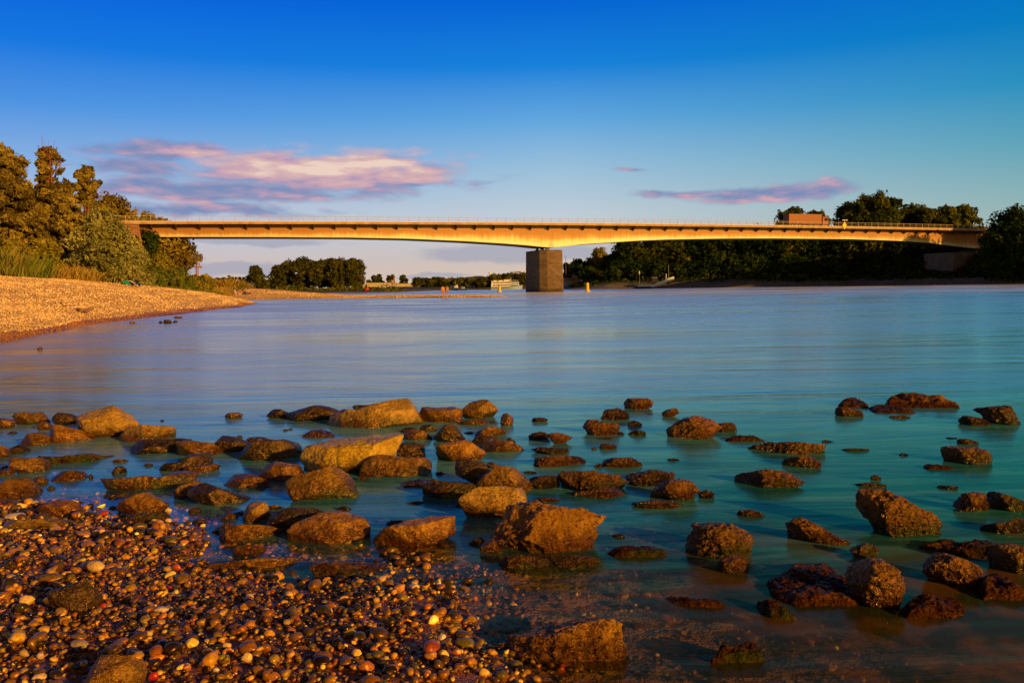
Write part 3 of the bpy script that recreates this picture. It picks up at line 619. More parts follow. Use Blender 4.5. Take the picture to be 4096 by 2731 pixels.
('B', [(305,1240),(370,1130),(450,1070),(560,1010),(660,985),(800,1010),(900,1070),(955,1140),(940,1170),(800,1190),(690,1200),(680,1240),(500,1265),(340,1265)], 'glittering golden double boulder at the shallows with a white cobble in front', 'g', 'boulder'),
('B', [(-60,1000),(0,930),(70,907),(120,960),(175,1010),(150,1080),(60,1090),(-40,1090)], 'pointed grey-brown rock behind the flat crusty rock near the shore', 't', 'rock'),
('E', [(1885,240),(1940,210),(2100,205),(2250,205),(2380,240),(2480,300),(2420,345),(2200,350),(1990,320),(1900,290)], 'flat crusty orange-brown rock in front of the pointed rock', 'g', 'boulder'),
('E', [(1990,450),(2050,390),(2130,378),(2230,410),(2280,440),(2220,465),(2050,470)], 'small low rock in the shallows between the flat crusty rock and the slab', 'b', 'rock'),
('E', [(1765,600),(1850,545),(2000,520),(2200,495),(2352,483),(2500,490),(2560,560),(2480,600),(2100,615),(1900,625)], 'long smooth tan slab lying along the pebble edge', 't', 'boulder'),
('F', [(380,290),(460,250),(560,225),(680,232),(760,222),(850,250),(870,290),(760,310),(620,340),(440,335)], 'rough brown slab at the pebble tip right of the long smooth slab', 'b', 'boulder'),
('B', [(1000,1235),(1080,1160),(1200,1085),(1360,1030),(1530,1025),(1620,1060),(1640,1100),(1560,1140),(1440,1200),(1130,1300),(1060,1280)], 'slanted bar-shaped boulder with a bright flat front face and dark top', 'g', 'boulder'),
('C', [(995,130),(1060,90),(1170,82),(1215,120),(1230,165),(1120,178),(1010,155)], 'rearmost lone brown rock right of centre with white foam beside it', 'b', 'rock'),
('C', [(812,215),(850,180),(940,162),(1000,200),(1035,250),(960,265),(860,250)], 'dark triangular rock just in front of the rearmost lone rock', 'd', 'rock'),
('C', [(1300,220),(1340,185),(1410,162),(1435,180),(1430,235),(1350,238)], 'small orange rock with a steep right side right of the rearmost lone rock', 'b', 'rock'),
('C', [(255,270),(290,245),(340,238),(385,255),(340,275),(270,278)], 'tiny orange rock right of the shark-fin rock', 'b', 'rock'),
('C', [(668,280),(710,262),(790,255),(830,290),(900,290),(955,330),(950,375),(850,385),(700,380),(670,340)], 'pitted square rock with a raised left half in the middle distance', 'b', 'rock'),
('C', [(1025,290),(1070,262),(1105,270),(1140,290),(1100,315),(1050,312)], 'little dark pointed rock right of the pitted square rock', 'd', 'rock'),
('C', [(1030,360),(1070,337),(1120,355),(1170,385),(1120,388),(1040,378)], 'little dark flat rock with a tail below the little pointed rock', 'd', 'rock'),
('C', [(1342,370),(1400,325),(1500,265),(1610,223),(1680,270),(1740,330),(1772,390),(1730,420),(1600,410),(1450,400)], 'broad tent-shaped brown boulder right of centre in mid water', 'b', 'boulder'),
('C', [(1712,290),(1760,285),(1830,277),(1900,320),(1870,350),(1770,360),(1740,330)], 'rounded rock touching the right side of the tent-shaped boulder', 'b', 'rock'),
('C', [(1790,400),(1850,383),(2000,395),(2180,425),(2100,440),(1900,435),(1800,425)], 'very low strip of rock behind the long table rock', 'b', 'rock'),
('D', [(5,500),(60,440),(180,430),(350,435),(500,450),(605,450),(600,530),(480,545),(300,550),(120,525),(10,520)], 'long table-shaped brown rock with a squared right end', 'b', 'boulder'),
('D', [(270,605),(350,570),(420,545),(520,545),(580,610),(560,640),(440,650),(340,625)], 'small rock with an orange face in front of the long table rock', 'b', 'rock'),
('C', [(230,405),(280,365),(330,350),(400,370),(400,410),(300,425)], 'dark left half of a pair of small touching rocks', 'd', 'rock'),
('C', [(400,440),(405,370),(460,357),(520,380),(580,400),(520,430),(480,455),(420,450)], 'golden right half of a pair of small touching rocks', 'g', 'rock'),
('C', [(800,410),(850,390),(905,400),(880,418),(820,422)], 'tiny rock directly in front of the pitted square rock', 'b', 'rock'),
('C', [(800,490),(830,452),(870,448),(940,485),(880,498),(810,498)], 'tiny brown cone standing alone below the pitted square rock', 'b', 'rock'),
('C', [(250,495),(330,475),(400,485),(500,490),(545,520),(550,545),(450,545),(370,530),(280,510)], 'low dark rock behind the bumpy loaf-shaped rock', 'd', 'rock'),
('C', [(275,620),(310,570),(440,555),(580,545),(640,575),(678,615),(600,630),(400,640),(290,635)], 'bumpy loaf-shaped brown rock in mid water right of the humped boulder', 'b', 'rock'),
('C', [(810,625),(860,585),(930,557),(1060,560),(1110,600),(1138,640),(1080,652),(880,640)], 'lone half-dome rock with a reddish front in mid water', 'b', 'rock'),
('C', [(475,760),(510,690),(600,660),(740,662),(880,665),(960,690),(1010,760),(1030,840),(980,850),(850,815),(700,825),(560,810),(490,800)], 'broad rounded boulder with a black left side behind the biggest boulder', 'b', 'boulder'),
('C', [(595,870),(700,830),(820,800),(920,825),(995,880),(900,895),(760,895)], 'low brown apron rock in front of the broad rounded boulder', 'b', 'rock'),
('C', [(1005,720),(1040,675),(1150,660),(1280,655),(1390,685),(1400,720),(1300,750),(1220,800),(1120,800),(1030,770)], 'dark flat-topped boulder right behind the sparkling block', 'd', 'boulder'),
('C', [(1210,800),(1300,750),(1430,725),(1500,740),(1560,800),(1590,880),(1540,920),(1400,920),(1260,900),(1220,850)], 'sparkling brown block with a dark right side and a low foot rock', 'b', 'boulder'),
('C', [(1065,940),(1150,905),(1300,895),(1420,920),(1450,960),(1410,985),(1250,975),(1120,960)], 'low foot rock stretching left from the sparkling block', 'b', 'rock'),
('C', [(220,740),(320,715),(420,700),(475,740),(480,800),(400,820),(300,790)], 'small dull rock between the long humped boulder and the broad rounded boulder', 'd', 'rock'),
('C', [(1895,760),(1900,680),(1950,657),(2060,665),(2140,652),(2260,680),(2340,730),(2440,790),(2340,820),(2160,820),(2000,790),(1910,775)], 'blocky boulder with dark left end tapering right into the current', 'b', 'boulder'),
('C', [(1905,1020),(1960,980),(2030,977),(2120,1020),(2060,1045),(1950,1045)], 'small red-brown rock alone in teal water below the blocky boulder', 'b', 'rock'),
('C', [(1500,1290),(1505,1190),(1560,1130),(1500,1095),(1600,1070),(1700,1085),(1790,1140),(1900,1210),(1950,1290),(2030,1370),(1950,1380),(1800,1360),(1600,1345)], 'tall sloping boulder with a hooked top splitting the current', 'b', 'boulder'),
('C', [(1750,1420),(1800,1370),(1890,1345),(1990,1400),(1970,1490),(1850,1495),(1770,1460)], 'brown rock at the foot of the tall hooked boulder', 'b', 'rock'),
('C', [(0,1440),(80,1370),(230,1340),(340,1345),(400,1400),(390,1460),(250,1465),(80,1460)], 'left one of two half-drowned glossy rocks under the biggest boulder', 'b', 'rock'),
('C', [(430,1420),(520,1360),(680,1345),(800,1390),(790,1430),(650,1450),(480,1465)], 'right one of two half-drowned glossy rocks under the biggest boulder', 'b', 'rock'),
('C', [(820,1300),(900,1270),(1100,1265),(1300,1260),(1390,1290),(1340,1350),(1100,1375),(900,1370)], 'flat drowned slab between the biggest boulder and the hooked boulder', 'd', 'boulder'),
('D', [(700,130),(770,90),(880,88),(960,115),(975,140),(900,165),(760,155)], 'grey-topped low rock left of the wide oval island rock', 'd', 'rock'),
('D', [(690,195),(750,155),(850,165),(920,205),(900,238),(780,235),(710,210)], 'brown lump in front of the grey-topped low rock', 'b', 'rock'),
('D', [(950,150),(1020,133),(1150,135),(1280,160),(1360,190),(1320,212),(1150,210),(1000,195)], 'flat brown rock at the left foot of the wide oval island rock', 'b', 'rock'),
('D', [(1085,100),(1130,60),(1250,50),(1420,55),(1580,80),(1705,130),(1690,165),(1500,175),(1360,168),(1200,140),(1100,120)], 'wide oval island rock at upper right with a lit right flank', 'b', 'boulder'),
('D', [(1125,238),(1180,225),(1250,222),(1295,240),(1230,252),(1150,250)], 'thin sliver of rock in front of the flat brown rock at upper right', 'b', 'rock'),
('D', [(1680,290),(1750,225),(1840,250),(1940,300),(1850,308),(1720,300)], 'dark triangular rock in front of the right-hand slab with a lit end', 'd', 'rock'),
('D', [(1805,180),(1850,150),(1990,138),(2100,170),(2140,160),(2175,220),(2170,290),(2060,298),(1920,280),(1880,220)], 'dark slab with a bright orange right end near the right edge', 'd', 'boulder'),
('D', [(1670,430),(1700,408),(1770,410),(1845,445),(1780,462),(1690,460)], 'small rock sitting behind the round dark-brown mound rock', 'b', 'rock'),
('D', [(1545,560),(1570,500),(1620,470),(1800,465),(1860,520),(1950,610),(1880,625),(1700,620),(1560,605)], 'round dark-brown mound rock near the right edge', 'b', 'boulder'),
('D', [(1390,610),(1430,600),(1560,620),(1670,655),(1580,668),(1430,635)], 'thin low rock left of the round mound rock', 'd', 'rock'),
('D', [(870,850),(900,803),(1050,840),(1150,870),(1300,970),(1450,1060),(1530,1100),(1540,1190),(1480,1220),(1250,1215),(1050,1160),(890,1080)], 'large dark wedge boulder at right sloping down to a golden right end', 'b', 'boulder'),
('D', [(1655,910),(1750,860),(1850,832),(1890,870),(1925,950),(1920,990),(1800,995),(1640,1005),(1700,955)], 'peaked rock with an orange front beside the long dark back rock', 'b', 'rock'),
('D', [(1885,850),(1980,830),(2070,860),(2210,930),(2300,1000),(2200,990),(2050,965),(1930,930)], 'long dark rock sloping out of the right edge behind the peaked rock', 'd', 'boulder'),
('D', [(300,1170),(380,1090),(450,1040),(540,1045),(620,1110),(700,1170),(800,1215),(770,1260),(600,1265),(450,1230)], 'hill-shaped brown rock with two dark folds left of the large dark wedge', 'b', 'boulder'),
('D', [(805,1325),(860,1270),(950,1242),(1010,1290),(1050,1360),(980,1380),(860,1355)], 'olive-brown mound behind the honeycombed flat boulder', 'm', 'rock'),
('D', [(1860,1100),(1990,1095),(2100,1080),(2150,1045),(2250,1060),(2250,1190),(2130,1190),(1980,1140)], 'black rock with a long left tail cut by the right edge', 'd', 'boulder'),
('D', [(1510,800),(1560,780),(1620,790),(1680,800),(1600,820),(1530,820)], 'tiny low rock above the peaked rock at right', 'b', 'rock'),
('D', [(1585,402),(1620,397),(1672,405),(1640,413)], 'tiny sliver of rock left of the small rock behind the mound', 'd', 'rock'),
('D', [(585,432),(630,418),(680,434),(640,442)], 'tiny rock just right of the long table rock', 'd', 'rock'),
('D', [(975,720),(1010,700),(1060,722),(1030,745),(990,742)], 'water-washed tip of rock above the large dark wedge', 'b', 'rock'),
('C', [(1345,578),(1390,565),(1440,578),(1400,590)], 'tiny dark rock in open water right of the half-dome rock', 'd', 'rock'),
('C', [(190,683),(230,668),(292,682),(250,692)], 'tiny black rock left of the bumpy loaf-shaped rock', 'd', 'rock'),
('G', [(820,310),(880,250),(1000,210),(1200,195),(1260,230),(1320,300),(1420,420),(1350,480),(1240,500),(1000,470),(850,400)], 'wide honeycombed flat boulder with water washing over its top', 'b', 'boulder'),
('G', [(1300,240),(1450,195),(1540,190),(1640,240),(1645,300),(1600,420),(1560,500),(1420,480),(1350,380)], 'rounded porous boulder joined to the right of the honeycombed flat boulder', 'b', 'boulder'),
('G', [(1700,110),(1780,85),(1950,90),(2100,90),(2300,105),(2350,160),(2250,200),(2100,210),(1900,150)], 'long dark flat rock at right leading to the red-brown end boulder', 'd', 'boulder'),
('G', [(2140,170),(2220,110),(2352,105),(2450,130),(2450,260),(2300,290),(2190,250)], 'red-brown glittering boulder cut by the right edge', 'b', 'boulder'),
('G', [(1760,230),(1830,180),(1900,158),(1980,190),(2110,260),(2080,330),(1950,350),(1830,370),(1780,330)], 'peaked glittering boulder in front of the long dark flat rock', 'b', 'boulder'),
('G', [(2060,300),(2150,260),(2280,300),(2380,380),(2400,440),(2250,460),(2100,420)], 'black drowned boulder in the lower right corner area', 'd', 'boulder'),
('G', [(1600,470),(1700,420),(1820,400),(1980,420),(2055,490),(1950,550),(1800,570),(1650,540)], 'drowned slab with a bright yellow right corner at lower right', 'b', 'boulder'),
('F', [(1590,760),(1700,700),(1850,640),(2050,600),(2200,577),(2352,660),(2250,770),(2165,880),(2000,860),(1800,810)], 'diamond-shaped porous brown boulder at the bottom centre in shallow water', 'g', 'boulder'),
('G', [(480,820),(600,745),(790,683),(835,760),(700,810),(560,830)], 'slanted half-drowned red-brown rock near the bottom edge right of the diamond boulder', 'b', 'rock'),
('G', [(210,400),(400,430),(590,435),(620,465),(560,495),(420,480),(250,440)], 'nearly drowned ledge with an orange tip below the hooked boulder', 'b', 'rock'),
('G', [(750,430),(880,460),(1040,545),(990,575),(850,520)], 'nearly drowned narrow rock in front of the honeycombed flat boulder', 'd', 'rock'),
('E', [(400,800),(500,715),(600,690),(720,710),(800,770),(870,830),(780,900),(700,950),(560,945),(450,880)], 'dark porous boulder lying in the middle of the pebbles at left', 'd', 'boulder'),
('E', [(710,1563),(740,1460),(850,1350),(950,1310),(1050,1350),(1180,1390),(1250,1470),(1210,1563),(1000,1640),(760,1640)], 'brown boulder cut by the bottom edge among the pebbles', 'b', 'boulder'),
('B', [(430,640),(470,610),(520,605),(550,630),(500,655),(440,660)], 'small black stone between the notched boulder and the golden boulder', 'd', 'rock'),
('B', [(860,735),(900,715),(960,722),(940,745),(880,750)], 'tiny rust-brown stone in the dark pool under the golden boulder', 'b', 'rock'),
('B', [(1440,745),(1470,728),(1512,740),(1490,760)], 'tiny wet stone just left of the hollow-sided rock', 'b', 'rock'),
('B', [(825,150),(860,140),(920,138),(965,150),(900,172),(840,168)], 'low black rock showing behind the big tan slab', 'd', 'rock'),
('B', [(1210,350),(1250,320),(1330,318),(1340,345),(1250,365)], 'small dark rock behind the small golden wet rock', 'd', 'rock'),
('B', [(-10,800),(60,775),(130,790),(160,805),(60,815)], 'low rust-coloured stone left of the large sloping slab', 'b', 'rock'),
('A', [(1370,283),(1385,274),(1405,282),(1390,290)], 'tiny dark stone alone in open water right of the pyramid boulder', 'd', 'rock'),
('A', [(755,760),(775,738),(800,750),(798,775),(770,778)], 'small round dark stone right of the crusty brown rock', 'd', 'rock'),
('A', [(400,860),(435,835),(475,850),(465,870),(420,872)], 'small brown stone in the water above the gravel at left', 'b', 'rock'),
('A', [(310,790),(350,772),(418,782),(405,800),(340,805)], 'flat orange stone below the wedge rock with the shiny shoulder', 'g', 'rock'),
('C', [(285,890),(370,877),(480,905),(400,925),(300,915)], 'orange sliver of rock behind the top of the biggest boulder', 'g', 'rock'),
('C', [(1580,830),(1650,820),(1720,850),(1680,885),(1600,890)], 'dark drowned rock right of the sparkling block', 'd', 'rock'),
('D', [(750,500),(830,485),(960,490),(900,510),(800,515)], 'barely awash dark rock in the current between the table rock and the mound', 'd', 'rock'),
('D', [(1205,528),(1240,520),(1275,542),(1240,548)], 'tiny dark stone in the current left of the mound rock', 'd', 'rock'),
('D', [(860,785),(960,760),(1100,790),(1000,805)], 'awash flat rock just above the large dark wedge', 'b', 'rock'),
('E', [(1420,490),(1490,430),(1560,425),(1575,480),(1520,515),(1430,510)], 'small square brown rock at the edge of the pebbles', 'b', 'rock'),
]
EZ = {'dark porous boulder lying': .10, 'brown boulder cut by the bottom': .12, 'grey-brown flat slab sunk': .03}
FLAT = {'wide honeycombed': .16, 'drowned slab': .3, 'flat drowned slab': .35, 'nearly drowned': .3, 'wide oval island': .4, 'flat brown rock at the left foot': .3, 'thin low rock': .5, 'long dark flat rock': .3, 'barely emerged': .4, 'black drowned': .25,
 'grey-topped low rock': .4, 'very low strip': .5, 'flat brown rock showing': .4, 'slanted half-drowned': .4}
for fr, pts, lab, mt, nm in exec_rocks:
    z0 = 0.
    for k, v in EZ.items():
        if lab.startswith(k): z0 = v
    fl = [v for k, v in FLAT.items() if lab.startswith(k)]
    if fl: flatrock(fr, pts, lab, mt, nm, fl[0], 1. if fr in 'CDG' else .2, z0); continue
    rock(fr, pts, lab, mt, nm, porous=1. if fr in 'CDG' or 'porous' in lab else .25, z0=z0)
rz_ = np.random.default_rng(77); cnt = 0
FR['Z'] = (0, 0, 1)
while cnt < 46:
    u, v = rz_.uniform(-20, 2500), rz_.uniform(1690, 2210)
    if v > 1990 + .18 * u and u < 1100: continue
    g_ = ground(u, v)
    if any(abs(g_[0] - a) < c * 1.05 and abs(g_[1] - b) < d * 1.3 + .04 for a, b, c, d in ROCKS): continue
    w_ = rz_.uniform(26, 74) * (.6 + (v - 1690) / 700); h_ = w_ * rz_.uniform(.22, .5)
    rock('Z', [(u - w_ / 2, v), (u - w_ * rz_.uniform(.2, .4), v - h_ * rz_.uniform(.4, .9)), (u + w_ * rz_.uniform(-.1, .15), v - h_), (u + w_ * .35, v - h_ * rz_.uniform(.3, .8)), (u + w_ / 2, v - h_ * .1), (u + w_ * .2, v + h_ * .12), (u - w_ * .25, v + h_ * .12)],
         'small wet stone barely breaking the surface in the gaps between the boulders', 'b' if rz_.uniform() < .55 else 'd', 'stone', group='small stones awash between the boulders'); cnt += 1
# ------------------------------------------------------------------ pebbles
m, nt, out = newmat('wet_pebbles')
col = attr(nt, 'col', 'Color'); obj = nt.new('ShaderNodeNewGeometry').outputs['Position']
a = nt.noise(obj, 60, 4, .6, 1.); b = nt.noise(obj, 300, 3, .6)
c = nt.mix(nt.range(a, .35, .7), col, nt.mix(1., col, (.5, .42, .36), 'MULTIPLY'))
pbr(nt, out, c, nt.range(b, .3, .7, .18, .4), nt.bump(b, .25, .003), spec=.85, tint=(1., .6, .25)); PEB = m
PALETTE = [((.30, .15, .05), 3), ((.48, .28, .08), 3.6), ((.20, .10, .04), 3.5), ((.12, .075, .04), 3.2), ((.025, .018, .008), 4.5), ((.035, .03, .014), 3), ((.40, .16, .035), 1.2), ((.50, .34, .14), 2.), ((.75, .58, .32), .9), ((.85, .76, .58), .55), ((.16, .14, .05), 1.2), ((.30, .07, .02), .2)]
PALC = np.array([p[0] for p in PALETTE]) * (1.15, .98, .20); PALW = np.array([p[1] for p in PALETTE]); PALW = PALW / PALW.sum()
def shapes(sub, n, seed):
    V, Fc = ico(sub); rs = np.random.default_rng(seed); out_ = []
    for i in range(n):
        L = V * (1 + .22 * fbm(V * 1.1 + i * 9.1, 2, i)[:, None])
        for q in range(3):
            nn_ = rs.normal(size=3); nn_ /= np.linalg.norm(nn_); s = L @ nn_; o = rs.uniform(.62, .9); k = s > o; L[k] = L[k] - nn_ * ((s[k] - o) * .8)[:, None]
        out_.append(L)
    return out_, Fc
def scatter_mesh(name, C, S, cols, sub, seed, mat_, flat=1.):
    """C centres, S semi-axes (n,3)"""
    sh, Fc = shapes(sub, 10, seed); rs = np.random.default_rng(seed); n = len(C); nv = len(sh[0])
    k = rs.integers(0, 10, n); B = np.stack(sh)[k] * S[:, None, :]
    ax = rs.uniform(0, 2 * math.pi, n); tl = rs.normal(0, .22, n) * flat; t2 = rs.normal(0, .22, n) * flat
    def rot(B, a_, i, j):
        ca, sa = np.cos(a_)[:, None], np.sin(a_)[:, None]; x = B[:, :, i] * ca - B[:, :, j] * sa; y = B[:, :, i] * sa + B[:, :, j] * ca
        B[:, :, i] = x; B[:, :, j] = y
    rot(B, tl, 0, 2); rot(B, t2, 1, 2); rot(B, ax, 0, 1)
    V = (B + C[:, None, :]).reshape(-1, 3)
    FF = (Fc[None] + (np.arange(n) * nv)[:, None, None]).reshape(-1, 3)
    cc = np.repeat(np.c_[cols, np.ones(n)], nv, 0)
    return npmesh(name, V, FF, True, {'col': cc})
# shore and shallow bed: drop stones onto a height map
gx0, gx1, gy0, gy1, cs = -5.2, 2.6, 2.2, 8.0, .008
GXn, GYn = int((gx1 - gx0) / cs), int((gy1 - gy0) / cs)
cxs, cys = np.meshgrid(np.linspace(gx0, gx1, GXn // 8), np.linspace(gy0, gy1, GYn // 8), indexing='ij')
hz, hs1, _, _ = terrain_z(np.c_[cxs.ravel(), cys.ravel()])
HZ = hz.reshape(cxs.shape); HS = hs1.reshape(cxs.shape)
def smp(A, x, y):
    i = np.clip(((x - gx0) / (gx1 - gx0) * (A.shape[0] - 1)).astype(int), 0, A.shape[0] - 1); j = np.clip(((y - gy0) / (gy1 - gy0) * (A.shape[1] - 1)).astype(int), 0, A.shape[1] - 1)
    return A[i, j]
HM = np.repeat(np.repeat(HZ, 8, 0), 8, 1)[:GXn, :GYn].copy(); HM = np.pad(HM, ((0, GXn - HM.shape[0]), (0, GYn - HM.shape[1])), 'edge')
rs = np.random.default_rng(5)
NP_ = 88000
x = rs.uniform(gx0, gx1, NP_); y = gy0 + (gy1 - gy0) * rs.uniform(0, 1, NP_)
fx = 2048 + FPX * x / y * .99
s_ = smp(HS, x, y)
dens_ = np.where(s_ > -.12, 1., np.where(s_ > -1.6, .75, np.where(s_ > -3.4, .4, 0)))
dens_ = np.where((s_ < -.35) & (x > -1.2), dens_ * .25, dens_)
ok = (rs.uniform(0, 1, NP_) < dens_) & (fx > -500) & (fx < 4700) & (y < 7.5) & ~((s_ < -.25) & (x < -1.6) & (rs.uniform(0, 1, NP_) < .6))
x, y, s_ = x[ok], y[ok], s_[ok]; n = len(x)
a_ = np.exp(rs.normal(math.log(.0100), .46, n)); a_ = np.clip(a_, .005, .042)
a_ *= np.where(y > 4.6, 1.12, 1)
order = np.argsort(a_ + rs.normal(0, .006, n)); x, y, a_, s_ = x[order], y[order], a_[order], s_[order]
Zc = np.zeros(n); Bx = a_ * rs.uniform(.62, .95, n); Cx = a_ * rs.uniform(.42, .72, n)
for i in range(n):
    r = max(1, int(a_[i] * .75 / cs)); ci = int((x[i] - gx0) / cs); cj = int((y[i] - gy0) / cs)
    w_ = HM[max(0, ci - r):ci + r + 1, max(0, cj - r):cj + r + 1]
    b_ = float(w_.mean()); b_ = .7 * b_ + .3 * float(w_.max()); Zc[i] = b_ + Cx[i] * .45
    w_[:] = np.maximum(w_, Zc[i] + Cx[i] * .45)
cols = PALC[rs.choice(len(PALC), n, p=PALW)] * np.exp(rs.normal(-.05, .38, (n, 1))) * rs.uniform(.9, 1.1, (n, 3))
big = a_ > .0225
C_ = np.c_[x, y, Zc]; S_ = np.c_[a_, Bx, Cx]
# the bigger ones are single stones of their own further down; all the rest is gravel
nm = 'pebble_gravel'
sm_ = ~big
o = addobj(nm, scatter_mesh(nm, C_[sm_], S_[sm_], cols[sm_], 2, 3, PEB), PEB)
tag(o, 'wet brown, tan and dark pebbles covering the near shore and shallows', 'gravel', kind='stuff')
# individually visible cobbles
bi = np.nonzero(big)[0]
score = a_[bi] / y[bi]; pr = np.array([np.array([2048, 0])] * 1)
bi = bi[np.argsort(-score)]
Q_ = C_[bi] - CAMP; f_ = Q_ @ F0; ppx = 2048 + FPX * (Q_ @ CR) / f_; ppy = 1365.5 - FPX * (Q_ @ CU) / f_
inview = (ppx > 0) & (ppx < 4096) & (ppy < 2731) & (s_[bi] > -.4)
keep_ = bi[inview][:140]; rest = np.array(sorted(set(bi.tolist()) - set(keep_.tolist())))
if len(rest):
    o = addobj('cobble_gravel', scatter_mesh('cobble_gravel', C_[rest], S_[rest], cols[rest], 3, 8, PEB), PEB)
    tag(o, 'larger wet cobbles strewn through the near gravel and the shallow bed', 'gravel', kind='stuff')
sh3, F3 = shapes(3, 14, 21)
def cobble(C, S, colr, label, group=None, seed=0, rz=None, nm='cobble'):
    rs_ = np.random.default_rng(seed + 100); B = sh3[seed % 14] * np.array(S); a = rs_.uniform(0, 6.28) if rz is None else rz
    t_ = rs_.normal(0, .15); B = np.c_[B[:, 0] * math.cos(t_) - B[:, 2] * math.sin(t_), B[:, 1], B[:, 0] * math.sin(t_) + B[:, 2] * math.cos(t_)]
    B = np.c_[B[:, 0] * math.cos(a) - B[:, 1] * math.sin(a), B[:, 0] * math.sin(a) + B[:, 1] * math.cos(a), B[:, 2]]
    me = npmesh(nm, B, F3, True, {'col': np.tile(np.r_[colr, 1], (len(B), 1))})
    return tag(addobj(nm, me, PEB, loc=C), label, 'cobble' if max(S) > .03 else 'pebble', group)
names_ = [((.5, .24, .07), 'orange-brown'), ((.3, .15, .05), 'brown'), ((.1, .06, .04), 'dark brown'), ((.06, .055, .05), 'dark grey'), ((.75, .6, .35), 'cream'), ((.4, .11, .035), 'rust-red'), ((.16, .14, .05), 'olive')]
for q, i in enumerate(keep_):
    k = int(np.argmin([sum((np.log(np.array(c_) + .02) - np.log(cols[i] + .02)) ** 2) for c_, _ in names_])); w_ = names_[k][1]
    cobble(C_[i], S_[i], cols[i], f'{w_} rounded cobble lying among the small wet pebbles of the near shore', f'{w_} cobbles among the near shore pebbles', seed=int(i))
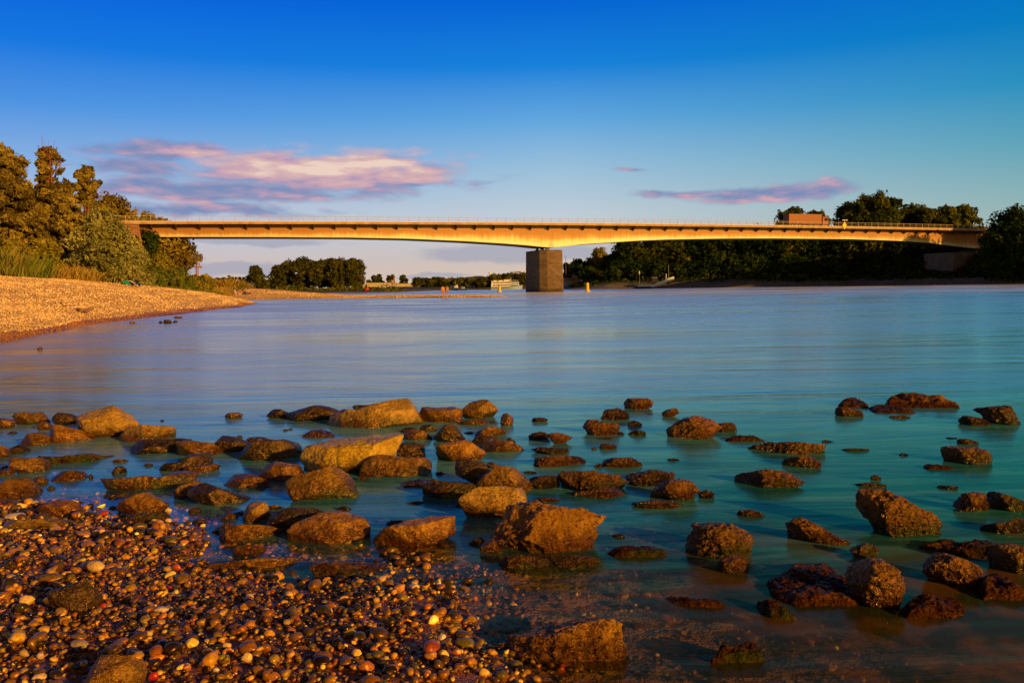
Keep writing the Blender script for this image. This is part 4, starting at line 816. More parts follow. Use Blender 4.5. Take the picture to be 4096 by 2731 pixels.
# hand-placed stones that catch the eye
HM2 = HM
def gtop(px, py, z=0.06):
    g_ = ground(px, py, z); i = int((g_[0] - gx0) / cs); j = int((g_[1] - gy0) / cs)
    z2 = float(HM[np.clip(i, 0, GXn - 1), np.clip(j, 0, GYn - 1)]); z2 = max(z2, -.02); return ground(px, py, z2), z2
HP = [('E', 820, 575, 150, 110, (.72, .50, .16), 'large pale yellow angular cobble in the upper pebbles'),
 ('E', 220, 870, 140, 95, (.85, .55, .16), 'knobbly golden-yellow stone left of the dark porous boulder'),
 ('E', 130, 140, 165, 60, (.80, .66, .42), 'big cream oval cobble on the flat slab at left'),
 ('E', 180, 157, 95, 40, (.50, .17, .04), 'flat orange pebble lying against the cream oval cobble'),
 ('E', 892, 118, 88, 48, (.55, .06, .03), 'bright red square stone in the shallow water by the dome boulder'),
 ('E', 1442, 95, 62, 48, (.85, .62, .25), 'yellow-cream stone at the right end of the dome boulder'),
 ('E', 1440, 178, 52, 44, (.88, .66, .3), 'pale yellow stone right of the mossy rock'),
 ('E', 1362, 192, 88, 44, (.55, .28, .08), 'orange oval cobble beside the mossy rock'),
 ('E', 765, 398, 135, 85, (.42, .18, .07), 'wide brown cobble in the upper middle of the pebbles'),
 ('E', 480, 440, 130, 80, (.30, .16, .08), 'dull brown broad cobble left of the wide brown cobble'),
 ('E', 425, 662, 200, 62, (.16, .10, .03), 'long dark olive stone behind the dark porous boulder'),
 ('E', 528, 962, 118, 80, (.42, .25, .10), 'square grey-brown cobble touching the dark porous boulder front'),
 ('E', 1390, 947, 140, 72, (.68, .54, .38), 'pale speckled oval cobble in the middle of the pebbles'),
 ('E', 1812, 985, 110, 100, (.45, .17, .05), 'large rounded rust-brown cobble right of the pale speckled one'),
 ('E', 682, 1240, 158, 90, (.42, .32, .18), 'white-veined grey cobble with a pink patch in the lower left'),
 ('E', 697, 1152, 120, 62, (.52, .29, .10), 'smooth tan oval cobble above the white-veined one'),
 ('E', 1025, 1218, 150, 72, (.42, .14, .045), 'flat red-brown cobble right of the white-veined one'),
 ('E', 205, 1315, 92, 72, (.55, .36, .09), 'round yellow-brown cobble near the lower left corner'),
 ('E', 340, 1520, 130, 72, (.92, .62, .26), 'knobbly cream-yellow stone near the bottom left'),
 ('E', 1315, 1508, 92, 64, (.52, .03, .02), 'shiny bright red pebble at the bottom edge'),
 ('E', 878, 910, 70, 58, (.50, .07, .03), 'shiny red square pebble right of the dark porous boulder'),
 ('E', 1450, 750, 48, 36, (.40, .02, .02), 'small crimson pebble in the middle of the pebbles'),
 ('E', 228, 1188, 92, 58, (.55, .15, .035), 'glossy orange-red pebble at the lower left'),
 ('E', 1265, 1148, 95, 52, (.85, .60, .17), 'yellow lozenge pebble in the lower middle pebbles'),
 ('E', 125, 440, 138, 52, (.55, .24, .06), 'long orange pebble near the left edge'),
 ('E', 218, 446, 62, 28, (.45, .04, .02), 'small red pebble next to the long orange one'),
 ('E', 872, 280, 72, 62, (.78, .5, .18), 'upright golden stone near the water in the upper pebbles'),
 ('E', 710, 290, 125, 50, (.45, .24, .06), 'flat golden-brown pebble left of the upright golden stone'),
 ('E', 1465, 365, 75, 50, (.38, .27, .09), 'round tan cobble standing in the blue shallows'),
 ('E', 1570, 368, 88, 50, (.58, .24, .06), 'orange cobble standing in the blue shallows'),
 ('E', 1628, 562, 75, 52, (.50, .10, .035), 'red-brown stone in the small blue inlet'),
 ('E', 1510, 580, 82, 66, (.48, .09, .04), 'dusky red cobble at the edge of the blue inlet'),
 ('E', 1840, 400, 120, 36, (.06, .06, .06), 'flat black stone in the blue shallows'),
 ('E', 2115, 1350, 95, 80, (.88, .62, .2), 'bright yellow rounded stone at the right of the pebbles'),
 ('E', 1942, 1245, 72, 50, (.85, .6, .24), 'pale golden pebble left of the bright yellow stone'),
 ('E', 1845, 1452, 66, 40, (.85, .72, .48), 'cream pebble near the bottom of the picture'),
 ('E', 1580, 1440, 110, 80, (.40, .15, .06), 'dull red-brown cobble near the bottom of the pebbles'),
 ('E', 345, 1340, 60, 66, (.72, .52, .28), 'pale upright pebble right of the round yellow-brown cobble'),
 ('E', 900, 1085, 56, 44, (.90, .74, .58), 'whitish-pink pebble in the lower middle left'),
 ('F', 485, 113, 64, 32, (.92, .80, .60), 'white cobble in front of the glittering double boulder'),
 ('F', 942, 400, 84, 64, (.62, .27, .07), 'upright orange angular stone at the pebble tip'),
 ('F', 1030, 388, 62, 36, (.88, .68, .36), 'pale oval stone right of the upright orange stone'),
 ('F', 815, 345, 78, 46, (.72, .50, .24), 'rounded cream-brown stone behind the upright orange stone'),
 ('F', 892, 298, 36, 24, (.90, .58, .16), 'little yellow stone at the water edge of the pebble tip'),
 ('F', 290, 705, 92, 66, (.32, .15, .05), 'veined brown egg-shaped cobble in the lower pebbles'),
 ('F', 505, 508, 80, 44, (.36, .13, .03), 'square glossy brown pebble in the middle right pebbles'),
 ('F', 460, 835, 130, 80, (.24, .10, .035), 'long dark brown stone near the bottom of the pebbles'),
 ('F', 150, 960, 92, 70, (.42, .17, .06), 'rusty lumpy cobble on the bottom edge'),
 ('F', 1285, 640, 84, 54, (.16, .12, .03), 'dark olive cobble at the right fringe of the pebbles'),
 ('F', 1115, 592, 58, 44, (.50, .21, .06), 'orange-brown round stone left of the dark olive cobble'),
 ('F', 1203, 706, 54, 46, (.90, .74, .46), 'cream round pebble at the right fringe of the pebbles'),
 ('F', 1135, 822, 82, 52, (.56, .25, .06), 'orange comma-shaped stone near the right fringe'),
 ('F', 1298, 798, 60, 48, (.45, .14, .05), 'round red-brown stone at the water right of the comma stone'),
 ('F', 1470, 928, 74, 50, (.92, .62, .12), 'bright yellow egg-shaped stone alone at the bottom shallows'),
 ('F', 1320, 892, 78, 54, (.26, .12, .04), 'dark wedge pebble at the fringe near the bottom'),
 ('F', 1638, 966, 48, 34, (.60, .30, .07), 'small golden pebble in the bottom shallows')]
for q, (fr, u, v, wv_, hv, c_, lab) in enumerate(HP):
    x0, y0, sc = FR[fr]; px, py = x0 + u * sc, y0 + v * sc
    g_, z2 = gtop(px, py + .15 * hv * sc); dist = g_[1]; a = wv_ * sc * dist / FPX / 2 * 1.04; h_ = hv * sc * dist / FPX / 2 * .95
    cobble((g_[0], g_[1], z2 + h_ * .55), (a, max(a * .6, h_ * .9), h_), c_, lab, seed=q * 3 + 1, rz=RNG.normal(0, .15))
# ------------------------------------------------------------------ stones on the left beach
n = 210000; rs = np.random.default_rng(9)
yy = 20 + 145 * rs.uniform(0, 1, n) ** 1.7; xx = -yy * np.where(yy < 95, rs.uniform(.22, .70, n), rs.uniform(-.01, .62, n))
zz, _, s2_, _ = terrain_z(np.c_[xx, yy]); ok = (s2_ > -.2) & (s2_ < 24)
xx, yy, zz = xx[ok], yy[ok], zz[ok]; n = len(xx)
a = np.clip(np.exp(rs.normal(math.log(.017), .35, n)), .010, .05) * (1 + yy / 75)
cc = np.array([(.84, .60, .26), (.78, .54, .23), (.68, .45, .18), (.92, .72, .38), (.55, .34, .13)])[rs.integers(0, 5, n)] * rs.uniform(.7, 1.1, (n, 1))
cc = cc * (1 + .22 * fbm(np.c_[xx * .16, yy * .16, 0 * xx], 4, 41) + .16 * np.sin(zz * 16 + 3 * noise3(np.c_[xx * .2, yy * .2, 0 * xx], 43)))[:, None]
cc = np.where((zz < .22 + .08 * noise3(np.c_[xx * .3, yy * .3, 0 * xx], 44) - .3 * sstep(80, 110, yy))[:, None], cc * np.array([.45, .3, .22]), cc)
m, nt, out = newmat('dry_gravel'); pbr(nt, out, attr(nt, 'col', 'Color'), .75)
o = addobj('beach_gravel', scatter_mesh('beach_gravel', np.c_[xx, yy, zz + a * .25], np.c_[a, a * .85, a * .8], cc, 1, 4, m), m)
tag(o, 'dry sunlit stones scattered over the left gravel beach', 'gravel', kind='stuff')
# ------------------------------------------------------------------ bridge
TH = R_(19.6); BD = np.array([math.cos(TH), math.sin(TH), 0]); BN = np.array([-math.sin(TH), math.cos(TH), 0])   # along / away from the camera
d0 = ray(2206, 900); BP = np.array([d0[0] / d0[1] * 199., 199., 0])
def hitplane(px, py, off):
    """ray against the vertical plane parallel to the bridge, off metres behind its front edge -> s, z"""
    d = ray(px, py); t = ((BP + BN * off - CAMP) @ BN) / (d @ BN); p = CAMP + d * t; return float((p - BP) @ BD), float(p[2])
def B(s, off, z): p = BP + BD * s + BN * off; return (float(p[0]), float(p[1]), float(z))
prof = np.array([hitplane(px, py, 2.4) for px, py in [(575, 947), (750, 947), (1100, 947.5), (1400, 949.5), (1630, 954), (1859, 964), (2012, 973.5), (2110, 981), (2165, 987), (2206, 990), (2250, 986), (2325, 977), (2430, 970), (2537, 963), (2650, 958), (2750, 956), (2900, 953.5), (3100, 953), (3400, 956), (3600, 963), (3700, 970), (3866, 990), (3960, 999)]])
top = np.array([hitplane(px, py, 0) for px, py in [(490, 886), (900, 886), (1400, 889), (1900, 891), (2206, 891.5), (2600, 895), (2900, 900), (3400, 908), (3744, 914), (3960, 918)]])
pc = np.polyfit(top[:, 0], top[:, 1], 3)
def ztop(s): return float(np.polyval(pc, s))
def zbot(s): return float(np.interp(s, prof[:, 0], prof[:, 1]))
SL, SR = hitplane(552, 900, 0)[0], hitplane(3965, 900, 0)[0]
DW = 13.5
def beam(name, mat_, rows, parent, s0, s1, n=90, smooth=False):
    """rows: list of (offset, zfunc) closed loop, swept along the bridge"""
    ss = np.linspace(s0, s1, n); V = []; k = len(rows)
    for s in ss:
        for o_, f_ in rows: V.append(B(s, o_, f_(s)))
    Fc = [(i * k + j, i * k + (j + 1) % k, (i + 1) * k + (j + 1) % k, (i + 1) * k + j) for i in range(n - 1) for j in range(k)]
    mb = MB(); mb.v = V; mb.f = Fc + [tuple(range(k - 1, -1, -1)), tuple((n - 1) * k + j for j in range(k))]
    return mb.build(name, mat_, parent)
# painted steel, rust runs; light bounced off the water painted in towards the bottom
m, nt, out = newmat('rusty_girder_paint_baked_bounce'); geo = nt.new('ShaderNodeNewGeometry').outputs['Position']
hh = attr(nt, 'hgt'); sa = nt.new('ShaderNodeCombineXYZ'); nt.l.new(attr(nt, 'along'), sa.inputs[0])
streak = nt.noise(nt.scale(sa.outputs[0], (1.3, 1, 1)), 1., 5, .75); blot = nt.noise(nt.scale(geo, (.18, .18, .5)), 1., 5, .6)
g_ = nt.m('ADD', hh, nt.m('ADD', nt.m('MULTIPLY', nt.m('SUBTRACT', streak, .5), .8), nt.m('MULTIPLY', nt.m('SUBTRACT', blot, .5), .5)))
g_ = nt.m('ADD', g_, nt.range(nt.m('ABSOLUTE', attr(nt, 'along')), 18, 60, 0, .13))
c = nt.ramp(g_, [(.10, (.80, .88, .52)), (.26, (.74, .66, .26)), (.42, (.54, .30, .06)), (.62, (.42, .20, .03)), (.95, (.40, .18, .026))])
c = nt.mix(nt.range(attr(nt, 'along'), -25, -85, 0, .8), c, nt.mix(1., c, (.66, .60, .56), 'MULTIPLY'))  # colour dulled towards the left end
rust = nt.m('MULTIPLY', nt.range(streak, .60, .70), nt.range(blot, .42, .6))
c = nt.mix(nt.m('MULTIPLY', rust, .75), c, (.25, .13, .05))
# web panel joints
mod = nt.m('ABSOLUTE', nt.m('SUBTRACT', nt.m('MODULO', nt.m('ADD', attr(nt, 'along'), 930.), 9.32), 4.66))
c = nt.mix(nt.range(mod, .0, .09, .45, 0), c, (.3, .2, .1))
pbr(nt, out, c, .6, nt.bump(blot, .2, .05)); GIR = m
def griddy(name, s0, s1, off, z0f, z1f, mat_, parent, n=260, k=8):
    ss = np.linspace(s0, s1, n); V, hg, al = [], [], []
    for s in ss:
        for j in range(k + 1):
            q = j / k; V.append(B(s, off, z0f(s) * (1 - q) + z1f(s) * q)); hg.append(q); al.append(s)
    i = np.arange((n)) * (k + 1); Fc = [(i[a] + j, i[a + 1] + j, i[a + 1] + j + 1, i[a] + j + 1) for a in range(n - 1) for j in range(k)]
    return addobj(name, npmesh(name, V, Fc, False, {'hgt': hg, 'along': al}), mat_, parent)
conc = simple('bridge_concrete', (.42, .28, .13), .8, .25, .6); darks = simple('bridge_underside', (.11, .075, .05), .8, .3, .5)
steel = simple('railing_steel', (.42, .33, .22), .5, .2, 4)
bridge = empty('girder_bridge', B(SL, 0, 0), 'long pale steel girder bridge with a haunch over its single river pier', 'bridge')
def par(o, p=bridge):
    o.parent = p; o.matrix_parent_inverse = p.matrix_world.inverted() if False else Matrix.Translation(p.location).inverted(); return o
def slab(zf0, zf1, o0, o1): return [(o0, zf0), (o1, zf0), (o1, zf1), (o0, zf1)]
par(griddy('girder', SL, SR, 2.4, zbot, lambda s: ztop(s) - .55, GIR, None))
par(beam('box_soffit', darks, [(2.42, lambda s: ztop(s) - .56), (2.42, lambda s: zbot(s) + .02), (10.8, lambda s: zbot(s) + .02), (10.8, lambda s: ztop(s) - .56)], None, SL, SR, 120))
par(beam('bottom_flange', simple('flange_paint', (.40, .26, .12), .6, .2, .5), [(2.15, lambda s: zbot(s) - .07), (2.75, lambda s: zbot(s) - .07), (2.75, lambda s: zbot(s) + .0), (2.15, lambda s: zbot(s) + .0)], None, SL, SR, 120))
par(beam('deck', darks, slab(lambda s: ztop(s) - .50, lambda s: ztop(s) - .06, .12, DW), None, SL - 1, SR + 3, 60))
par(beam('fascia', conc, slab(lambda s: ztop(s) - .52, lambda s: ztop(s) - .03, 0, .118), None, SL - 4, SR + 3, 60))
par(beam('kerb', simple('kerb_cap', (.70, .52, .28), .7, .15, 2), slab(lambda s: ztop(s) - .028, lambda s: ztop(s) + .13, .04, .5), None, SL - 4, SR + 3, 60))
par(beam('fascia', conc, slab(lambda s: ztop(s) - .52, lambda s: ztop(s) + .1, DW + .002, DW + .14), None, SL - 4, SR + 3, 60))
s = 0.; SB = []
PB = hitplane(2846, 930, 2.4)[0] / 10.
for i in range(-20, 31): SB.append(i * PB)
for s in SB:
    if s < SL + 1 or s > SR - 1: continue
    zt = ztop(s) - .505; mb = MB(); poly = [B(s, .25, zt), B(s, 2.38, zt), B(s, 2.38, zt - 1.15), B(s, .25, zt - .12)]
    mb.prism(poly, -BD * .12, BD * .12); par(mb.build('bracket', darks))
rail = par(beam('railing', steel, slab(lambda s: ztop(s) + 1.12, lambda s: ztop(s) + 1.20, .05, .13), None, SL - 4, SR + 3, 60))
rail2 = beam('mid_rail', steel, slab(lambda s: ztop(s) + .28, lambda s: ztop(s) + .315, .07, .11), None, SL - 4, SR + 3, 60)
rail3 = beam('mid_rail', steel, slab(lambda s: ztop(s) + .70, lambda s: ztop(s) + .735, .07, .11), None, SL - 4, SR + 3, 60)
PSP = PB / 2
post = MB().box((0, 0, .58), (.085, .085, 1.16)).build('post', steel)
posts = []
for i in range(-41, 62):
    s = i * PSP
    if s < SL - 4 or s > SR + 3 or len(posts) >= 100: continue
    o = post if not posts else bpy.data.objects.new('post', post.data)
    if posts: COL.objects.link(o)
    o.location = B(s, .09, ztop(s) + .131); o.rotation_euler.z = TH; posts.append(o)
for o in [rail2, rail3] + posts:
    o.parent = rail; o.matrix_parent_inverse = (Matrix.Translation(bridge.location).inverted()).inverted() @ Matrix.Translation(bridge.location).inverted() if False else Matrix.Identity(4)
rail_b = beam('railing', steel, slab(lambda s: ztop(s) + 1.0, lambda s: ztop(s) + 1.1, DW - .2, DW - .1), None, SL - 4, SR + 3, 60); par(rail_b)
# pale gusset over the pier, bearings
pf = [hitplane(px, py, 2.36) for px, py in ((2205, 957), (2195, 989), (2218, 989))]
mb = MB(); mb.prism([B(a, 2.36, z) for a, z in pf], BN * -.06, BN * .0); par(mb.build('bearing_gusset', simple('pale_plate', (.72, .62, .46), .6, .1, 2)))
zb0 = zbot(0)
ZP = hitplane(2190, 999, .0)[1]
for o_ in (2.9, 6.4, 9.9):
    mb = MB(); mb.box((0, 0, 0), (1.0, .8, .16), TH)
    mb.box((0, 0, .36), (1.0, .7, .56), TH, .45); mb.ball((0, 0, .62), .24, 10, 6)
    x_, y_, z_ = B(0, o_, ZP + .09); o = mb.build('bearing', darks, None); o.location = (x_, y_, z_); par(o)
# masonry
def masonry(name, c1, c2, c3, cell=(1.3, .46)):
    m, nt, out = newmat(name); uvv = attr(nt, 'uvm', 'Vector')
    br = nt.new('ShaderNodeTexBrick', {'Scale': 1., 'Mortar Size': .035, 'Mortar Smooth': .3, 'Brick Width': cell[0], 'Row Height': cell[1], 'Color1': (0, 0, 0, 1), 'Color2': (1, 1, 1, 1), 'Mortar': (.5, .5, .5, 1)}); nt.l.new(uvv, br.inputs['Vector'])
    geo = nt.new('ShaderNodeNewGeometry').outputs['Position']; a = nt.noise(geo, .5, 6, .65); b = nt.noise(geo, 5., 4, .7)
    f = nt.m('ADD', nt.m('MULTIPLY', br.outputs[0], .26), nt.m('ADD', nt.m('MULTIPLY', a, .67), nt.m('MULTIPLY', b, .25)))
    c = nt.ramp(f, [(.2, c1), (.5, c2), (.85, c3)])
    sp = nt.new('ShaderNodeSeparateXYZ'); nt.l.new(geo, sp.inputs[0])
    damp = nt.range(nt.m('ADD', sp.outputs[2], nt.m('MULTIPLY', a, 1.2)), 4.2, 4.7)
    c = nt.mix(damp, nt.mix(1., c, (.86, .84, .78), 'MULTIPLY'), c)
    foot = nt.range(nt.m('ADD', sp.outputs[2], nt.m('MULTIPLY', b, 1.2)), .7, 1.7); c = nt.mix(foot, nt.mix(1., c, (.32, .27, .2), 'MULTIPLY'), c)
    c = nt.mix(br.outputs[1], c, nt.mix(1., c, (.4, .36, .3), 'MULTIPLY'))
    pbr(nt, out, c, .9, nt.bump(nt.m('SUBTRACT', nt.m('MULTIPLY', b, .5), br.outputs[1]), .8, .05)); return m
PIERM = masonry('pier_stone', (.065, .042, .024), (.145, .095, .05), (.25, .165, .085))
def walls(name, loop, z0, z1f, mat_, batter=0., kz=10, capit=True):
    """loop of (s, off); battered masonry body standing at the bridge"""
    loop = np.array(loop, float); cen = loop.mean(0); V = []; U = []; Fc = []; n = len(loop)
    for e in range(n):
        a, b = loop[e], loop[(e + 1) % n]; L_ = np.linalg.norm(b - a); base = len(V)
        for j in range(kz + 1):
            for q, (pt, u_) in enumerate(((a, 0), (b, L_))):
                zt = z1f; z = z0 + (zt - z0) * j / kz; sc_ = 1 + batter * (1 - j / kz)
                p = cen + (pt - cen) * sc_; V.append(B(p[0], p[1], z)); U.append((u_ + e * 7.3, z, 0, 1))
        for j in range(kz): i0 = base + 2 * j; Fc.append((i0, i0 + 1, i0 + 3, i0 + 2))
    me_ = npmesh(name, V, Fc, False, {'uvm': U}); return me_
s_a = hitplane(2187.5, 999, 0)[0]; s_b = hitplane(2233, 999, 0)[0]; s_c = hitplane(2249, 1002, 1.1)[0]
ch = s_c - s_b
loopP = [(s_a, -.1), (s_b, -.1), (s_b + ch, 1.1), (s_b + ch, 10.6), (s_b, 11.8), (s_a, 11.8), (s_a - ch, 10.6), (s_a - ch, 1.1)]
pier = empty('bridge_pier', B((s_a + s_b) / 2, 5.8, 0), 'tall brown stone pier standing in the river under the bridge', 'pier')
sh_ = walls('shaft', loopP, -2.5, ZP - .55, PIERM, .055)
o = addobj('shaft', sh_, PIERM); par(o, pier)
lc = np.array(loopP); cc_ = lc.mean(0); lc2 = cc_ + (lc - cc_) * 1.0
cp = walls('coping', lc2.tolist(), ZP - .54, ZP, PIERM, 0, 2); par(addobj('coping', cp, PIERM), pier)
mb = MB(); mb.add([B(a, b, ZP + .0) for a, b in lc2], [tuple(range(len(lc2)))]); mb.f = [tuple(f) for f in mb.f]; par(mb.build('cap_slab', simple('pier_top', (.2, .13, .08), .9)), pier)
# left abutment: reddish stone, battered outward at the foot
ABM = masonry('abutment_stone', (.16, .075, .035), (.28, .14, .065), (.38, .21, .10), (1.0, .42))
sA0 = hitplane(498, 900, 1.)[0]; sA1 = hitplane(556, 900, 1.)[0]
zA = ztop(sA1) - .55
ab = empty('bridge_abutment', B(sA0, 6, 0), 'reddish stone abutment carrying the left end of the bridge above the bushes', 'abutment')
V_, U_, F_ = [], [], []
for (sa_, sb_, o0, o1) in ((sA0, sA1, .3, .3), (sA1, sA1, .3, 12.5)):
    b_ = len(V_); L_ = math.hypot(sb_ - sa_, o1 - o0)
    for j in range(9):
        z = -1 + (zA + 1) * j / 8; fl = .11 * (zA - z)
        V_ += [B(sa_ + (fl if sa_ == sA1 else 0), o0 - fl * .3, z), B(sb_ + fl, o1 - (fl * .3 if o1 < 1 else 0), z)]; U_ += [(b_, z, 0, 1), (b_ + L_, z, 0, 1)]
    F_ += [(b_ + 2 * j, b_ + 2 * j + 1, b_ + 2 * j + 3, b_ + 2 * j + 2) for j in range(8)]
par(addobj('wall', npmesh('wall', V_, F_, False, {'uvm': U_}), ABM), ab)
mb = MB(); mb.prism([B(sA0 - 30, .5, -1), B(sA0 - .01, .5, -1), B(sA0 - .01, .5, zA - .1), B(sA0 - 30, .5, zA - 3)], BN * 0, BN * 12); par(mb.build('wing_wall', ABM), ab)
mb = MB(); mb.prism([B(sA0, .1, zA - .02), B(sA1 + .1, .1, zA - .02), B(sA1 + .1, .1, zA + .03), B(sA0, .1, zA + .03)], BN * 0, BN * 12); par(mb.build('coping', conc), ab)
# right pier block in the shade of the trees
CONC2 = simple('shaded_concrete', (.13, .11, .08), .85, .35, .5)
r0, r1 = hitplane(3813, 1030, 1.0)[0], hitplane(3975, 1030, 1.0)[0]; zr = hitplane(3900, 1009, 1.0)[1]
rb = empty('bank_pier', B(r0, 4, 0), 'low wide concrete pier block of the bridge in tree shade on the right bank', 'pier')
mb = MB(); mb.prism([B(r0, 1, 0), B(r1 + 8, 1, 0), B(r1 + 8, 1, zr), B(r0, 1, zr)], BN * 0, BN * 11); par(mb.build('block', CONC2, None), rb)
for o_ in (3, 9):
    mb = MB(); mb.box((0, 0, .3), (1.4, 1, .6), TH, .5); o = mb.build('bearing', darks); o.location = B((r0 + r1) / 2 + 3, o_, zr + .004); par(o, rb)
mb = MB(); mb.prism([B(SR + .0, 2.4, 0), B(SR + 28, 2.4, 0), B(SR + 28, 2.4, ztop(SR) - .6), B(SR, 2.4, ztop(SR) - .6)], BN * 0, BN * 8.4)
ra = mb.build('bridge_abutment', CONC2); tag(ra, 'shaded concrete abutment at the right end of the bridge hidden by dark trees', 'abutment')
# sign and lamp on the railing
sY = hitplane(3377, 898, -.05)[0]; yel = simple('yellow_enamel', (.95, .62, .03), .5, .05)
sg = empty('diamond_sign', B(sY, -.12, ztop(sY)), 'yellow diamond navigation sign hung on the bridge railing', 'sign')
mb = MB(); q_ = .92; mb.prism([B(sY - q_ * .8, -.1, ztop(sY) + .35), B(sY, -.1, ztop(sY) - .75), B(sY + q_ * .8, -.1, ztop(sY) + .35), B(sY, -.1, ztop(sY) + 1.45)], BN * -.06, BN * 0); par(mb.build('panel', yel), sg)
mb = MB(); mb.tube(B(sY, -.05, ztop(sY) - .6), B(sY, -.05, ztop(sY) + 1.5), .05); par(mb.build('bracket', steel), sg)
lp = empty('navigation_lamp', B(sY, .2, ztop(sY) + 1.2), 'short white lamp arm above the yellow diamond sign', 'lamp')
mb = MB(); mb.tube(B(sY + .2, .1, ztop(sY) + 1.1), B(sY + .2, .1, ztop(sY) + 1.75), .05); par(mb.build('pole', steel), lp)
mb = MB(); mb.box((0, 0, 0), (1.9, .3, .2), TH); o = mb.build('lamp_housing', simple('white_enamel', (.85, .82, .74), .4, .05), bevel=.05); o.location = B(sY + .2, .0, ztop(sY) + 1.85); par(o, lp)
# lorries on the deck
def lorry(s_mid, off, label, box_col, L_, cab_col, H=3.0, trailer=False, d=1):
    r = empty('lorry', B(s_mid, off, ztop(s_mid)), label, 'lorry', rz=TH)
    z0 = -.05; bm_ = simple('tarpaulin_' + box_col[0], box_col[1], .6, .06, .8); cm = simple('cab_' + cab_col[0], cab_col[1], .35, .05); rub = simple('tyre_rubber', (.02, .02, .02), .9); gls = simple('dark_glass', (.03, .04, .05), .1, .05)
    Lb = L_ - 2.6 * 1; xb = -L_ / 2 + Lb / 2
    if trailer:
        for c_, l_ in ((xb - Lb * .25 - .2, Lb * .5 - .4), (xb + Lb * .25 + .2, Lb * .5 - .4)):
            MB().box((d * c_, 0, z0 + 1.1 + H / 2), (l_, 2.5, H)).build('cargo_box', bm_, r, bevel=.04)
    else: MB().box((d * xb, 0, z0 + 1.1 + H / 2), (Lb, 2.5, H)).build('cargo_box', bm_, r, bevel=.04)
    MB().box((d * xb, 0, z0 + .95), (Lb, 2.2, .26)).build('chassis', darks, r)
    cb = MB().box((d * (L_ / 2 - 1.2), 0, z0 + 1.85), (2.1, 2.4, 2.6), 0, .93, 1).build('cab', cm, r, bevel=.08)
    MB().box((d * (L_ / 2 - 1.0), 0, z0 + 2.35), (1.2, 2.43, .8)).build('side_window', gls, cb)
    MB().box((d * (L_ / 2 - .18), 0, z0 + 2.35), (.1, 2.1, .9)).build('windscreen', gls, cb)
    ws = [L_ / 2 - 1.3, L_ / 2 - 4.6, -L_ / 2 + 1.2, -L_ / 2 + 2.5] + ([0.4, 1.7] if trailer else [-L_ / 2 + 3.8])
    for wx in ws:
        for sy in (-1, 1):
            wh = MB().tube((d * wx, sy * 1.22, z0 + .5), (d * wx, sy * .9, z0 + .5), .5, n=16).build('wheel', rub, r)
            MB().tube((d * wx, sy * 1.235, z0 + .5), (d * wx, sy * 1.19, z0 + .5), .24, n=12).build('rim', steel, wh)
    return r
sT = hitplane(3225, 880, 5)[0]
lorry(sT, 5.0, 'orange-brown covered lorry on the right part of the bridge', ('orange', (.30, .10, .008)), 14., ('red', (.30, .07, .01)), 2.7)
# ------------------------------------------------------------------ buoys
def buoy(px, py, col_, h, label, kind):
    g_ = ground(px, py); r = empty('buoy', (g_[0], g_[1], 0), label, 'buoy', 'channel buoys')
    mt_ = simple('buoy_' + kind, col_, .45, .08)
    if kind == 'yellow':
        MB().tube((0, 0, -.2), (0, 0, .28), .62, .62, 14).build('float', mt_, r); MB().tube((0, 0, .28), (0, 0, h), .42, .36, 12).build('daymark', mt_, r)
        MB().tube((0, 0, h), (0, 0, h + .25), .08, .05, 8).build('lamp', darks, r)
    else:
        MB().tube((0, 0, -.2), (0, 0, .3), .55, .6, 14).build('float', mt_, r); MB().tube((0, 0, .3), (0, 0, h), .5, 1.0, 12).build('daymark', mt_, r); MB().tube((0, 0, h), (0, 0, h + .12), 1.0, 1.0, 12).build('rim', mt_, r)
buoy(1998, 1168, (.85, .50, .01), 1.75, 'yellow channel buoy left of the pier in front of the river ship', 'yellow')
buoy(2350, 1166, (.85, .50, .01), 2.1, 'yellow channel buoy right of the stone pier', 'yellow')
buoy(1467, 1171, (.85, .02, .02), 1.5, 'red basket-topped buoy in the channel beyond the sandbar', 'red')
# ------------------------------------------------------------------ helpers for far things
def place(px, Yd, py=None, z=None):
    p = at(px, py if py is not None else 1150, Yd); return (float(p[0]), float(p[1]), float(p[2]) if z is None else z)
def ppm(Yd): return FPX / Yd
white = simple('white_paint', (.80, .78, .74), .4, .08, 2); bluew = simple('blue_white_paint', (.42, .55, .68), .4, .08); glass = simple('dark_glass', (.03, .04, .05), .1, .05); hullm = simple('grey_blue_hull', (.30, .38, .46), .45, .15)
